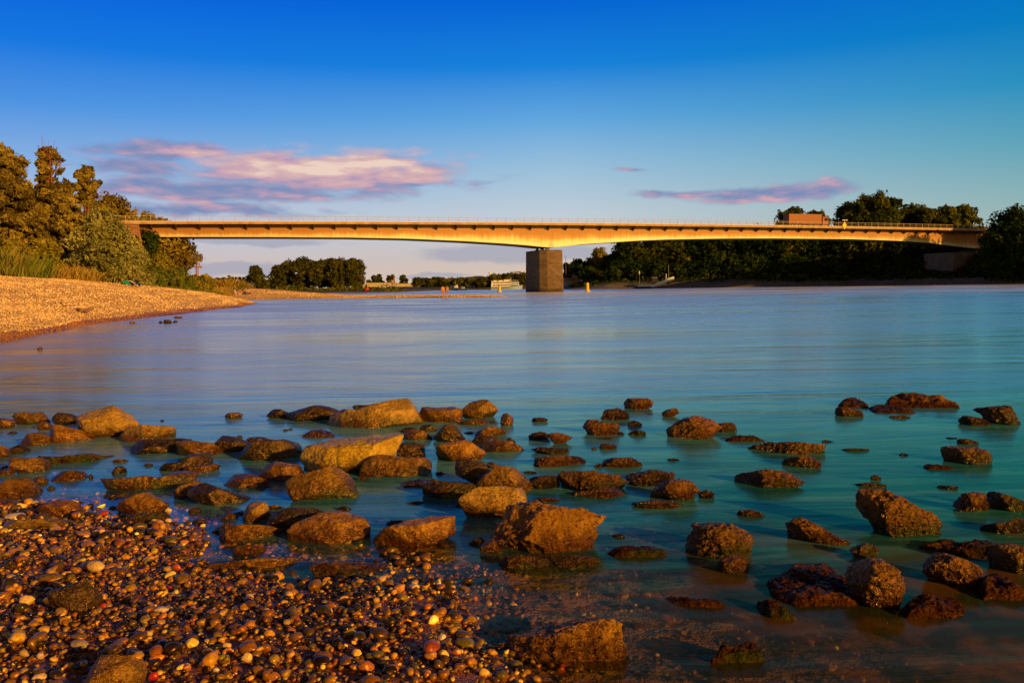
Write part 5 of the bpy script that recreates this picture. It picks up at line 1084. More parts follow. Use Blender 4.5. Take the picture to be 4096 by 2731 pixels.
# river cruise ship moored beyond the pier
def ship():
    Yd = 428.; k = 1 / ppm(Yd); x0 = at(1965, 1158, Yd)[0]; x1 = at(2092, 1158, Yd)[0]; L_ = x1 - x0
    r = empty('river_ship', (x0, Yd, 0), 'white river cruise ship with blue bow moored left of the pier', 'ship'); r.scale = (1, 1, .82)
    hb = 1.9
    # hull: plan outline pointed at the right end, flared
    xs = np.linspace(0, 1, 14); V = []
    for zl, fl in ((-.6, .92), (hb * .5, .97), (hb, 1.)):
        for sgn in (-1, 1):
            for q in xs:
                w = 4.5 * (1 - max(0, (q - .62) / .38) ** 2.2) * fl; V.append((q * L_ * (.97 + .03 * zl / hb), sgn * w + 5, zl + (.9 * max(0, q - .75) / .25 if zl == hb else 0)))
    n = 14; Fc = []
    for l_ in range(2):
        for sd in range(2):
            for i in range(n - 1):
                a = (l_ * 2 + sd) * n + i; b = ((l_ + 1) * 2 + sd) * n + i; Fc.append((a, a + 1, b + 1, b))
    Fc += [(4 * n + i, 4 * n + i + 1, 5 * n + i + 1, 5 * n + i) for i in range(n - 1)] + [(0, n, 3 * n, 2 * n), (2 * n, 3 * n, 5 * n, 4 * n)]
    mb = MB(); mb.add(V, Fc); mb.build('hull', hullm, r)
    MB().box((L_ * .30, 5, hb + .9), (L_ * .60, 8.7, 1.8)).build('lower_deck', white, r)
    MB().box((L_ * .28, 5, hb + 2.6), (L_ * .54, 8.2, 1.6)).build('upper_deck', white, r)
    MB().box((L_ * .72, 5, hb + 1.6), (L_ * .34, 7.6, 2.2), 0, .88).build('bow_saloon', bluew, r)
    MB().box((L_ * .70, 5, hb + 2.85), (L_ * .36, 7.4, .16)).build('saloon_roof', white, r)
    for lv in (0, 1):
        for i in range(13 - lv): MB().box((1.2 + i * L_ * .042, .62 + .25 * lv, hb + .9 + 1.7 * lv), (L_ * .028, .06, .85)).build('window', glass, r)
    for i in range(6): MB().box((L_ * (.58 + .055 * i), 1.3, hb + 1.6), (L_ * .035, .5, 1.3)).build('window', simple('pale_glass', (.5, .6, .68), .15), r)
    for i in range(10): MB().box((1.2 + i * L_ * .055, .56, hb * .55), (.5, .5, .35)).build('porthole', glass, r)
    for z_ in (4.0, 4.5): MB().box((L_ * .42, 1.0, hb + z_ - .35), (L_ * .84, .05, .06)).build('deck_rail', white, r)
    for i in range(14): MB().box((i * L_ * .063 + .3, 1.0, hb + 3.75), (.08, .08, 1.0)).build('rail_post', white, r)
    MB().box((L_ * .5, 5, hb + 4.0), (3.2, 3.4, 1.0)).box((L_ * .5, 5, hb + 4.56), (4., 4., .12)).build('wheelhouse', white, r)
    MB().box((L_ * .30, 4, hb + 3.75), (2.2, 1.5, .7)).build('ventilator', white, r); MB().box((L_ * .12, 4, hb + 3.75), (1.6, 1.5, .7)).build('ventilator', white, r)
    MB().tube((L_ * .62, 5, hb + 3), (L_ * .62, 5, hb + 6), .09).tube((L_ * .62, 4, hb + 5.3), (L_ * .62, 6, hb + 5.3), .06).build('mast', white, r)
ship()
def barge():
    Yd = 385.; x0 = at(1800, 1160, Yd)[0]; L_ = at(1872, 1160, Yd)[0] - x0
    r = empty('work_boat', (x0, Yd, 0), 'dark-hulled work boat with white cabins left of the river ship', 'boat')
    dk = simple('navy_hull', (.03, .05, .10), .4, .2)
    MB().box((L_ * .25, 2, .6), (L_ * .46, 4, 1.5), 0, 1.06).build('hull', dk, r, bevel=.1)
    MB().box((L_ * .1, 2, 1.9), (L_ * .16, 3, 1.2)).build('deckhouse', dk, r)
    MB().box((L_ * .34, 2, 1.75), (L_ * .18, 3, .8)).build('cabin', white, r); MB().box((L_ * .36, 2, 2.5), (L_ * .08, 2.2, .8)).build('wheelhouse', white, r)
    MB().box((L_ * .36, .86, 2.55), (L_ * .07, .1, .4)).build('window', glass, r)
    MB().tube((L_ * .28, 2, 1.8), (L_ * .28, 2, 4.6), .08).build('mast', steel, r)
    r2 = empty('motor_yacht', (x0 + L_ * .58, Yd - 6, 0), 'small dark motor boat with a white roof beside the work boat', 'boat')
    MB().box((L_ * .2, 2, .45), (L_ * .42, 2.6, 1.0), 0, 1.1).build('hull', dk, r2, bevel=.1); MB().box((L_ * .17, 2, 1.25), (L_ * .2, 2, .7), 0, .85).build('cabin', white, r2); MB().box((L_ * .17, .95, 1.3), (L_ * .16, .1, .3)).build('window', glass, r2)
barge()
# landing stage with gangway at the right bank
def landing():
    Yd = 283.; P = lambda px, py: at(px, py, Yd)
    a = P(2540, 1150); r = empty('pontoon', (a[0], a[1], 0), 'dark floating pontoon with a low white rail on the right bank', 'pontoon')
    w_ = P(2606, 1150)[0] - a[0]
    MB().box((w_ / 2, 2, .35), (w_, 4, .95)).build('float', simple('black_tar', (.02, .02, .022), .6), r, bevel=.08)
    for i in range(5): MB().tube((w_ * i / 5 + .2, .2, .8), (w_ * i / 5 + .2, .2, 1.8), .04).build('rail_post', white, r)
    MB().box((w_ * .42, .2, 1.8), (w_ * .84, .06, .07)).build('rail', white, r)
    fp = empty('flagpole', (a[0] + w_ * .3, a[1] + 1, .8), 'thin flagpole with a small white flag on the pontoon', 'flagpole')
    MB().tube((0, 0, 0), (0, 0, 3.6 + 2), .05, .03).build('pole', steel, fp); MB().box((.0, 0, 4.9), (.3, .04, 1.1)).build('flag', white, fp)
    b = P(2612, 1143); c = P(2697, 1119); g_ = empty('gangway', (b[0], b[1], 0), 'white plated gangway rising from the pontoon to the right bank', 'gangway')
    dx = c[0] - b[0]; z0, z1 = b[2], c[2]
    mb = MB(); mb.prism([(-5.5, 0, z0 - .55), (0, 0, z0 - .4), (dx, 0, z1 + .1), (dx, 0, z1 + 1.2), (0, 0, z0 + .45), (-5.5, 0, z0 + .15)], (0, 0, 0), (0, .12, 0)); mb.build('side_panel', simple('sky_white_paint', (.62, .72, .78), .5, .08), g_)
    mb = MB(); mb.prism([(-5.5, 0, z0 - .55), (0, 0, z0 - .4), (dx, 0, z1 + .1), (dx, 0, z1 + 1.2), (0, 0, z0 + .45), (-5.5, 0, z0 + .15)], (0, 1.9, 0), (0, 2.02, 0)); mb.build('side_panel', white, g_)
    mb = MB(); mb.prism([(-5.5, 0, z0 - .5), (0, 0, z0 - .35), (dx, 0, z1 + .12), (dx, 0, z1 + .22), (0, 0, z0 - .25), (-5.5, 0, z0 - .4)], (0, .125, 0), (0, 1.895, 0)); mb.build('walkway', steel, g_)
    q = P(2630, 1113); k_ = empty('ticket_kiosk', (q[0], q[1] + 6, q[2] - 1.5), 'small glazed shelter behind the gangway', 'shelter')
    MB().box((0, 0, .9), (1.8, 1.6, 1.7)).build('wall', glass, k_); MB().box((0, 0, 1.85), (2.1, 1.9, .14)).build('roof', steel, k_)
    for u, lab in ((2671, 'short white post behind the gangway'), (2681, 'taller grey mast behind the gangway')):
        q = P(u, 1112); h_ = 1.4 if u == 2671 else 4.5; o = MB().tube((0, 0, -1.5), (0, 0, h_), .14 if u == 2671 else .06).ball((0, 0, h_), .16 if u == 2671 else .09).build('mooring_post', white if u == 2671 else steel, loc=(q[0], q[1] + 3, q[2])); tag(o, lab, 'post')
    q = P(2601, 1129); o = MB().ball((0, 0, 0), .42, 12, 8, (1, .4, 1)).build('lifebuoy', simple('red_paint', (.5, .03, .03), .5), loc=(q[0], q[1] - .3, q[2])); tag(o, 'red lifebuoy on the lower gangway rail', 'lifebuoy')
landing()
def bank_bits():
    Yd = 320.; q = at(2427, 1113, Yd); s_ = empty('arrow_sign', (q[0], q[1], q[2] - 4), 'pale blue arrow-shaped board on a post on the right bank', 'sign')
    MB().tube((0, 0, 0), (0, 0, 4), .08).build('post', steel, s_)
    mb = MB(); mb.prism([(-.5, 0, 3.2), (.2, 0, 3.2), (.75, 0, 4), (.2, 0, 4.8), (-.5, 0, 4.8)], (0, -.16, 0), (0, -.09, 0)); mb.build('board', simple('light_blue_enamel', (.10, .45, .75), .4, .05), s_)
    Yd = 335.; 
    for (a, b, y0, y1, c_, lab, st_) in ((2256, 2292, 1129, 1112, (.35, .30, .26), 'low riverside cafe with a dark awning right of the pier', 0), (2294, 2322, 1127, 1103, (.42, .25, .14), 'brown brick bank house beside the low cafe', 1), (2404, 2424, 1115, 1102, (.30, .30, .30), 'small grey shed behind the arrow board', 0)):
        p = at(a, y0, Yd); q = at(b, y1, Yd); w_, h_ = q[0] - p[0], q[2] - p[2]; r = empty('riverside_house', (p[0], Yd, p[2]), lab, 'building')
        MB().box((w_ / 2, 3, h_ / 2 - .5), (w_, 6, h_ + 1)).build('wall', simple('house_%d' % a, c_, .8), r)
        MB().box((w_ / 2, 3, h_ + .12), (w_ + .6, 6.6, .22)).build('roof', darks, r)
        for i in range(3): MB().box((w_ * (.2 + .3 * i), -.04, h_ * .55), (w_ * .17, .1, h_ * .4)).build('window', glass, r)
        if a == 2256: MB().box((w_ / 2, -1.2, h_ * .72), (w_, 2.4, .12)).build('awning', simple('awning_grey', (.10, .09, .08), .7), r)
    q = at(2264, 1125, 340.); z1 = at(2264, 1022, 340.)[2]; o = MB().tube((0, 0, -1), (0, 0, z1 - q[2]), .22, .07).build('wooden_mast', darks, loc=q); tag(o, 'tall thin dark mast just right of the pier', 'mast')
bank_bits()
# white water tower, dock frame, halls, cranes, dredgers
def skyline():
    Yd = 1500.; q = at(1960, 1118, Yd); k = 1 / ppm(Yd); r = empty('water_tower', (q[0], Yd, q[2] - 3), 'white water tower with a wide head on the skyline left of the pier', 'tower')
    MB().tube((0, 0, 0), (0, 0, 27 * k + 3), 3.6 * k, 3.0 * k, 14).build('shaft', white, r); MB().tube((0, 0, 24 * k + 3), (0, 0, 29 * k + 3), 5.2 * k, 5.2 * k, 14).build('tank', white, r); MB().tube((0, 0, 29 * k + 3), (0, 0, 33 * k + 3), 2.2 * k, 1.6 * k, 10).build('lantern', white, r)
    Yd = 640.; k = 1 / ppm(Yd); q = at(2064, 1140, Yd); r = empty('dock_portal', (q[0], Yd, 0), 'tall brown concrete portal frame behind the river ship', 'portal frame'); z0 = q[2]
    brn = simple('brown_concrete', (.34, .23, .14), .8)
    for dx in (0, 7): MB().box((dx * k, 0, (z0 + 50 * k) / 2), (3.4 * k, 3.4 * k, z0 + 50 * k)).build('column', brn, r)
    MB().box((8 * k, 0, z0 + 52 * k), (26 * k, 5 * k, 5 * k)).build('beam', brn, r)
    q = at(2105, 1090, 700.); r = empty('roof_aerials', (q[0], 700, q[2] - 8), 'cluster of white aerials rising from the treetops near the pier', 'aerials'); 
    for i, (dx, h) in enumerate(((-14, 5), (-10, 7), (-6, 3), (0, 12), (3, 9))): MB().box((dx * .22, 0, 4 + h * .11 + 2), (.5, .5, 8 + h * .22)).build('antenna', white, r)
    # tower crane on the left
    Yd = 700.; k = 1 / ppm(Yd); q = at(789, 1112, Yd); r = empty('tower_crane', (q[0], Yd, q[2] - 4), 'slim tower crane on the skyline at the left under the bridge', 'crane')
    cm = simple('crane_yellow', (.50, .24, .07), .6)
    def lattice(a, b, w_, n_):
        mb = MB(); a = Vector(a); b = Vector(b); d = (b - a); u = Vector((0, 1, 0)); v = d.normalized().cross(u)
        cs_ = [(u * sx_ + v * sy_) * w_ / 2 for sx_ in (-1, 1) for sy_ in (-1, 1)]
        for c_ in cs_: mb.tube(a + c_, b + c_, .26, n=4)
        for i in range(n_):
            p, q2 = a + d * i / n_, a + d * (i + 1) / n_
            for i0, i1 in ((0, 1), (2, 3), (0, 2), (1, 3)): mb.tube(p + cs_[i0 if i % 2 else i1], q2 + cs_[i1 if i % 2 else i0], .17, n=4)
        return mb
    zt = 4 + 50 * k; lattice((0, 0, 0), (0, 0, zt), 1.9, 12).build('mast', cm, r); lattice((-34 * k, 0, zt - 1.2), (19 * k, 0, zt - 1.2), 1.2, 16).build('jib', cm, r)
    lattice((0, 0, zt), (0, 0, zt + 17 * k), 1., 5).build('peak', cm, r); MB().box((17 * k, 0, zt - 1.6), (6 * k, 1.6, 9 * k)).build('counterweight', brn, r)
    mb = MB(); mb.tube((0, 0, zt + 16 * k), (-25 * k, 0, zt), .07, n=4).tube((0, 0, zt + 16 * k), (16 * k, 0, zt), .07, n=4); mb.build('tie', cm, r)
    # red roofed houses
    for i, (a, b, y0, y1, lab) in enumerate(((990, 1008, 1140, 1118, 'orange-roofed house left of the lone dark tree'), (1050, 1066, 1135, 1119, 'orange-roofed house right of the lone dark tree'), (1064, 1086, 1138, 1122, 'pale house with an orange roof between the lone tree and the grove'))):
        Yd = 620. + 6 * i; p = at(a, y0, Yd); q = at(b, y1, Yd); w_, h_ = q[0] - p[0], q[2] - p[2]; r = empty('red_roof_house', (p[0], Yd, p[2] - 2), lab, 'house', 'red-roofed houses on the far bank')
        MB().box((w_ / 2, 4, (h_ * .55 + 2) / 2), (w_, 8, h_ * .55 + 2)).build('wall', simple('cream_plaster', (.6, .48, .34), .8), r)
        mb = MB(); z_ = h_ * .55 + 2; mb.prism([(-.4, 0, z_), (w_ + .4, 0, z_), (w_ * .7, 0, z_ + h_ * .45), (w_ * .3, 0, z_ + h_ * .45)], (0, -.4, 0), (0, 8.4, 0)); mb.build('roof', simple('clay_tile', (.55, .16, .06), .8), r)
        for j in range(2): MB().box((w_ * (.3 + .4 * j), -.03, z_ * .62), (w_ * .16, .08, 1.)).build('window', glass, r)
    # long conveyor hall behind the channel
    con = simple('pale_corrugated_metal', (.52, .46, .24), .6, .15, .4)
    for (a, b, y0, y1, lab) in ((1462, 1560, 1143, 1131, 'long pale yellow conveyor hall left of the first dredger crane'), (1584, 1672, 1141, 1134, 'long low green-yellow hall between the two dredger cranes'), (1448, 1468, 1146, 1138, 'short pale shed at the left end of the conveyor hall')):
        Yd = 520.; p = at(a, y0, Yd); q = at(b, y1, Yd); w_, h_ = q[0] - p[0], q[2] - p[2]; r = empty('conveyor_hall', (p[0], Yd, p[2] - 1), lab, 'hall')
        MB().box((w_ / 2, 3, h_ / 2 + .5), (w_, 6, h_ + 1)).build('wall', con, r); MB().box((w_ / 2, 3, h_ + 1.1), (w_ + .5, 6.5, .2)).build('roof', simple('pale_roof', (.6, .5, .33), .6), r)
    yl = simple('machine_yellow', (.75, .50, .12), .5)
    for (u, y0, y1, lab) in ((1580, 1146, 1110, 'tall yellow dredger crane with a pale spout beyond the channel'), (1688, 1146, 1116, 'yellow loading crane with a dark boom right of the low hall')):
        Yd = 500.; k = 1 / ppm(Yd); p = at(u, y0, Yd); z_ = (y0 - y1) * k; r = empty('dredger_crane', (p[0], Yd, p[2]), lab, 'crane')
        MB().path([(4 * k, 0, 0), (2 * k, 0, z_ * .5), (-3 * k, 0, z_)], [1.1 * k, 1. * k, 1. * k], 6).path([(-12 * k, 0, z_ * .3), (-3 * k, 0, z_)], [.6 * k, .5 * k], 6).build('boom', yl, r)
        MB().box((0, 0, 1.2), (14 * k, 5, 2.4)).box((-8 * k, 0, 2.6), (7 * k, 4, 2.6)).build('cab', simple('dusty_steel', (.42, .33, .22), .7), r); MB().path([(-10 * k, 0, 2), (-20 * k, 0, z_ * .55)], [.8 * k, .5 * k], 5).build('chute', simple('dusty_steel', (.42, .33, .22), .7), r)
skyline()
# camper vans and cars on the far grass
def camper(px, py, Yd, L_, label, c_, H=2.2):
    q = at(px, py, Yd); r = empty('camper_van', (q[0], Yd, q[2]), label, 'van', 'vehicles parked on the far bank')
    cm = simple('camper_' + str(px), c_, .4, .05)
    MB().box((-L_ * .1, 0, .5 + H / 2), (L_ * .8, 2.2, H), 0, .97).build('body', cm, r, bevel=.12); MB().box((L_ * .36, 0, 1.1), (L_ * .26, 2.1, 1.3), 0, .7, 1).build('cab', cm, r, bevel=.1)
    MB().box((-L_ * .1, -1.1, .5 + H * .62), (L_ * .45, .05, H * .3)).build('side_window', glass, r); MB().box((L_ * .37, -1.06, 1.4), (L_ * .13, .05, .45)).build('cab_window', glass, r)
    for wx in (-L_ * .3, L_ * .3):
        for sy in (-1, 1): MB().tube((wx, sy * 1.1, .38), (wx, sy * .85, .38), .38, n=12).build('wheel', simple('tyre_rubber', (.02, .02, .02), .9), r)
camper(982, 1158, 235., 2.8, 'white camper van parked behind the sitting group', (.62, .68, .76), 1.2)
camper(995, 1159, 232., 2.6, 'pale blue estate car right of the white camper van', (.45, .55, .68), .7)
camper(1153, 1154, 372., 2.3, 'white and teal caravan under the left trees of the grove', (.55, .72, .72), .6)
# ------------------------------------------------------------------ things on the left beach
wood = simple('weathered_driftwood', (.20, .12, .07), .8, .4, 6)
def beachpt(px, py, it=6):
    z = 1.
    for i in range(30):
        g_ = ground(px, py, z) if z < CH - .05 else at(px, py, 60); z = .5 * z + .5 * min(tz(g_[0], g_[1]), CH - .06)
    return g_[0], g_[1], tz(g_[0], g_[1])
def beachpt(px, py):
    Y_ = np.arange(18, 260, .25); d = ray(px, py); P_ = CAMP + d * (Y_ / d[1])[:, None]; zt_ = terrain_z(P_[:, :2])[0]
    k = np.nonzero(P_[:, 2] <= zt_ + .01)[0]
    i = k[0] if len(k) else len(Y_) - 1
    return P_[i, 0], P_[i, 1], zt_[i]
def bp(px, py, Yd): return beachpt(px, py)
x_, y_, z_ = bp(318, 1248, 45)
x_, y_, z_ = beachpt(318, 1250); L_ = 95 * y_ / FPX / 2
o = MB().path([(-L_, 0, .10), (-L_ * .3, .1, .12), (L_ * .4, -.1, .08), (L_, .2, .14)], [.035, .07, .09, .045], 8).path([(-L_ * .2, 0, .1), (-L_ * .4, .5, .2)], [.05, .02], 6).build('driftwood', wood, smooth=True, loc=(x_, y_, z_)); tag(o, 'long dark driftwood branch lying on the sunlit gravel beach', 'driftwood')
x_, y_, z_ = beachpt(250, 1225); L_ = 55 * y_ / FPX / 2
o = MB().path([(-L_, 0, .06), (-.2, .2, .16), (L_ * .5, 0, .08), (L_, .1, .14)], [.04, .08, .07, .03], 8).path([(-.2, .2, .14), (.1, .5, .3)], [.04, .02], 6).build('driftwood', simple('bleached_wood', (.55, .38, .24), .8, .3, 6), smooth=True, loc=(x_, y_, z_)); tag(o, 'pale broken driftwood piece behind the long dark branch', 'driftwood')
x_, y_, z_ = beachpt(268, 1147); k = y_ / FPX
r = empty('plastic_canister', (x_, y_, z_ + .12), 'white plastic canister lying on the left gravel beach', 'canister')
MB().tube((-9 * k, 0, 0), (8 * k, 0, 0), 3.6 * k, 3.6 * k, 14).build('body', white, r, smooth=False, bevel=.02); MB().tube((8 * k, 0, 0), (10.5 * k, 0, 0), 1.6 * k, 1.6 * k, 10).build('cap', simple('grey_plastic', (.4, .4, .4), .5), r)
x_, y_, z_ = bp(535, 1143, 84); k = y_ / FPX
tarp = simple('dark_tarpaulin', (.03, .035, .04), .55, .3, 3); green = simple('green_fabric', (.02, .28, .10), .6, .2)
ys_, xs_ = np.meshgrid(np.linspace(-1, 1, 8), np.linspace(-1, 1, 22)); V = np.c_[xs_.ravel() * 30 * k, ys_.ravel() * .7, (1 - xs_.ravel() ** 2) * .34 * (1 - .7 * ys_.ravel() ** 2) + .06 * noise3(np.c_[xs_.ravel() * 4, ys_.ravel() * 3, ys_.ravel() * 0], 4) + .05]
I = np.arange(22 * 8).reshape(22, 8); Q4 = np.stack([I[:-1, :-1], I[1:, :-1], I[1:, 1:], I[:-1, 1:]], -1).reshape(-1, 4)
r = empty('tarpaulin', (x_, y_, z_), 'black tarpaulin heap lying below the silvery willow shrub', 'tarpaulin'); addobj('sheet', npmesh('sheet', V, Q4, True), tarp, r); MB().path([(-26 * k, -.5, .3), (0, -.6, .42), (27 * k, -.5, .08)], [.03, .03, .03], 5).build('edge_pole', white, r)
x2, y2, z2 = bp(503, 1140, 85); V2 = V * np.array([.42, .8, 1.1]); o = addobj('green_bag', npmesh('green_bag', V2, Q4, True), green, loc=(x2, y2, z2)); tag(o, 'green bundle at the left end of the black tarpaulin', 'bag')
# three dark stones off the beach plus stones on the bar
for i, (u, v, wv_, hv, lab) in enumerate(((643, 1291, 16, 8, 'left small dark stone of three in the water off the gravel beach'), (671, 1292, 34, 12, 'broad dark middle stone of three off the gravel beach'), (701, 1289, 18, 7, 'right small dark stone of three off the gravel beach'), (1612, 1184, 10, 4, 'small dark stone on the sandbar left of its centre'), (1650, 1184, 16, 6, 'larger rounded stone on the sandbar left of the two people'), (160, 1395, 22, 8, 'dark stone lying at the wet edge of the left beach'), (713, 1272, 34, 7, 'flat brown stone at the tip of the left beach waterline'), (530, 1292, 22, 7, 'brown stone on the waterline left of the three dark stones'))):
    P_ = [(u - wv_ / 2, v), (u - wv_ * .3, v - hv), (u + wv_ * .2, v - hv * 1.1), (u + wv_ / 2, v - hv * .3), (u + wv_ * .35, v + 2)]
    FR['Z'] = (0, 0, 1); rock('Z', P_, lab, 'd' if i < 3 else 'b', 'stone', group=None)
# ------------------------------------------------------------------ people
skin = simple('skin', (.45, .24, .14), .55, .08); hairm = simple('dark_hair', (.03, .018, .01), .7, .2)
def skinmesh(name, pts, edges, rad, mat_, parent, lv=2):
    me_ = bpy.data.meshes.new(name); me_.from_pydata([tuple(p) for p in pts], edges, []); o = addobj(name, me_, mat_, parent)
    o.modifiers.new('skin', 'SKIN'); sv_ = me_.skin_vertices[0].data
    for i, r_ in enumerate(rad): sv_[i].radius = (r_, r_); sv_[i].use_root = (i == 0)
    s_ = o.modifiers.new('sub', 'SUBSURF'); s_.levels = lv; s_.render_levels = lv; return o
def person(loc, rz, label, pose, shirt, pants, group=None, hair=None, sc=1.):
    r = empty('person', loc, label, 'person', group, rz); r.scale = (sc, sc, sc)
    if pose == 'stand':
        J = dict(pel=(0, 0, .95), ab=(0, .01, 1.12), ch=(0, .02, 1.36), nk=(0, 0, 1.50), hd=(0, -.01, 1.60), ht=(0, 0, 1.70), sL=(-.19, .01, 1.42), sR=(.19, .01, 1.42), eL=(-.25, .03, 1.13), eR=(.25, .03, 1.13), wL=(-.24, -.06, .88), wR=(.24, -.06, .88), hL=(-.10, 0, .90), hR=(.10, 0, .90), kL=(-.11, -.02, .50), kR=(.12, -.03, .50), aL=(-.12, .03, .08), aR=(.14, .03, .08), tL=(-.13, -.14, .03), tR=(.16, -.14, .03))
    else:   # sitting on the ground, knees up, leaning back on the arms
        J = dict(pel=(0, 0, .12), ab=(0, .08, .30), ch=(0, .17, .52), nk=(0, .19, .66), hd=(0, .16, .76), ht=(0, .16, .87), sL=(-.19, .18, .57), sR=(.19, .18, .57), eL=(-.25, .33, .36), eR=(.25, .12, .32), wL=(-.25, .42, .08), wR=(.17, -.14, .36), hL=(-.10, -.02, .12), hR=(.10, -.02, .12), kL=(-.13, -.38, .42), kR=(.13, -.36, .36), aL=(-.13, -.60, .07), aR=(.14, -.74, .07), tL=(-.14, -.76, .05), tR=(.16, -.9, .07))
    K = list(J); P = [J[k] for k in K]; ix = {k: i for i, k in enumerate(K)}
    rad = dict(pel=.15, ab=.125, ch=.15, nk=.055, hd=.095, ht=.07, sL=.06, sR=.06, eL=.042, eR=.042, wL=.03, wR=.03, hL=.09, hR=.09, kL=.06, kR=.06, aL=.042, aR=.042, tL=.04, tR=.04)
    E = [('pel', 'ab'), ('ab', 'ch'), ('ch', 'nk'), ('nk', 'hd'), ('hd', 'ht'), ('ch', 'sL'), ('ch', 'sR'), ('sL', 'eL'), ('eL', 'wL'), ('sR', 'eR'), ('eR', 'wR'), ('pel', 'hL'), ('pel', 'hR'), ('hL', 'kL'), ('kL', 'aL'), ('hR', 'kR'), ('kR', 'aR'), ('aL', 'tL'), ('aR', 'tR')]
    EE = [(ix[a], ix[b]) for a, b in E]; RR_ = [rad[k] for k in K]
    # five short fingers per hand
    for w_ in ('wL', 'wR'):
        b = np.array(J[w_]); el = np.array(J['e' + w_[1]]); d = (b - el) / np.linalg.norm(b - el); side = np.cross(d, (0, 1, 0)); side /= np.linalg.norm(side)
        pa = b + d * .08; P.append(tuple(pa)); RR_.append(.032); EE.append((ix[w_], len(P) - 1)); pi = len(P) - 1
        for f_ in range(5):
            o_ = (f_ - 2) * .02; ln = (.05, .075, .085, .075, .055)[f_]; st_ = b + d * .04 if f_ == 0 else pa; P.append(tuple(st_ + side * o_ * 1.4 + d * ln)); RR_.append(.009); EE.append((pi, len(P) - 1))
    skinmesh('body', P, EE, RR_, skin, r)
    hd = np.array(J['hd']); MB().ball(hd + (0, .025, .055), .112, 12, 8, (.92, 1.0, .95)).build('hair', hair or hairm, r, smooth=True)
    face = MB(); face.ball(hd + (0, -.10, .0), .016, 6, 4, (1, 1.2, 1.4)); nose = face.build('nose', skin, r)
    for sx_ in (-.035, .035): MB().ball(hd + (sx_, -.086, .03), .012, 6, 4).build('eye', hairm, r)
    if shirt: skinmesh('shirt', [J['pel'], J['ab'], J['ch'], J['sL'], J['sR'], tuple(.5 * (np.array(J['sL']) + J['eL'])), tuple(.5 * (np.array(J['sR']) + J['eR']))], [(0, 1), (1, 2), (2, 3), (2, 4), (3, 5), (4, 6)], [.165, .145, .168, .078, .078, .062, .062], shirt, r)
    if pants: skinmesh('shorts', [J['pel'], J['hL'], J['hR'], tuple(.3 * np.array(J['hL']) + .7 * np.array(J['kL'])), tuple(.3 * np.array(J['hR']) + .7 * np.array(J['kR']))], [(0, 1), (0, 2), (1, 3), (2, 4)], [.165, .108, .108, .078, .078], pants, r)
    return r
cl = lambda n, c: simple('cloth_' + n, c, .85, .15, 8)
Yp = 118.; q = at(1772, 1183, Yp); zt_ = tz(q[0], Yp)
person((q[0], Yp, zt_), R_(15), 'person in an orange top standing on the sandbar, left of the pair', 'stand', cl('orange', (.70, .30, .08)), cl('rose', (.45, .16, .12)), sc=1.05)
q = at(1788, 1183, Yp); person((q[0], Yp + .2, tz(q[0], Yp)), R_(-20), 'person in a yellow-brown top standing on the sandbar, right of the pair', 'stand', cl('ochre', (.62, .34, .12)), cl('pink', (.50, .25, .22)), sc=1.02)
YS = 128.
def gp_(px): return tuple(float(v) for v in beachpt(px, 1177))
for px_, rz_, lab, sh_c, pt_c in ((941, 150, 'person in a white shirt sitting at the left of the beach group', (.8, .76, .7), (.5, .45, .4)), (960, 200, 'bare-armed person in a brown top sitting second from the left', (.34, .16, .08), (.75, .7, .62)), (978, 130, 'person in a dark shirt sitting with a black bag beside them', (.04, .04, .05), (.05, .05, .06)), (997, 110, 'person in a tan shirt leaning back at the right of the beach group', (.6, .36, .2), (.06, .05, .05))):
    person(gp_(px_), R_(rz_), lab, 'sit', cl('s%d' % px_, sh_c), cl('p%d' % px_, pt_c), sc=1.1)
x_, y_, z_ = gp_(986); o = MB().box((0, 0, .22), (.55, .3, .42), .3, .8).tube((-.15, 0, .42), (.15, 0, .42), .03, .03, 6).build('rucksack', cl('black', (.02, .02, .025)), bevel=.06, loc=(x_, y_ - .8, z_)); tag(o, 'black rucksack lying in front of the sitting group', 'bag')
# ------------------------------------------------------------------ foliage
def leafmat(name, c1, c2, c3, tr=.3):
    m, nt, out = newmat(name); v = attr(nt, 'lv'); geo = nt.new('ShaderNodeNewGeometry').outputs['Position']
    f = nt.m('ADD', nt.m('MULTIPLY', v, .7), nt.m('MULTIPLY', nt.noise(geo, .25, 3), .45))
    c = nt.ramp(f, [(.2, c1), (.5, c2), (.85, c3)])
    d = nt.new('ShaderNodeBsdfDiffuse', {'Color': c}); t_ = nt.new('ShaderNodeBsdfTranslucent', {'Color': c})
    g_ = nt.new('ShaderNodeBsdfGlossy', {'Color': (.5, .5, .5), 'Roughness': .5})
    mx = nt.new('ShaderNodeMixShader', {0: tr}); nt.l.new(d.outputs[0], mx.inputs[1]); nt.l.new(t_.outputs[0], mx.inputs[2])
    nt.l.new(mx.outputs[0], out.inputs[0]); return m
LM = {
 'willow': leafmat('willow_leaves', (.05, .043, .009), (.20, .15, .026), (.48, .38, .07)),
 'silver': leafmat('silver_willow_leaves', (.08, .09, .02), (.27, .27, .07), (.52, .50, .15)),
 'golden': leafmat('golden_green_leaves', (.06, .065, .008), (.24, .21, .024), (.48, .40, .05)),
 'green': leafmat('green_leaves', (.018, .034, .004), (.07, .10, .010), (.23, .23, .02)),
 'poplar': leafmat('poplar_leaves', (.014, .024, .005), (.055, .066, .010), (.17, .15, .022)),
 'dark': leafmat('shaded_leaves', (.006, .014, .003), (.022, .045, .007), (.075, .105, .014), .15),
 'grass': leafmat('meadow_grass', (.07, .09, .012), (.27, .20, .03), (.52, .36, .07)),
 'reed': leafmat('green_reed', (.03, .07, .008), (.12, .18, .02), (.32, .27, .05)),
}
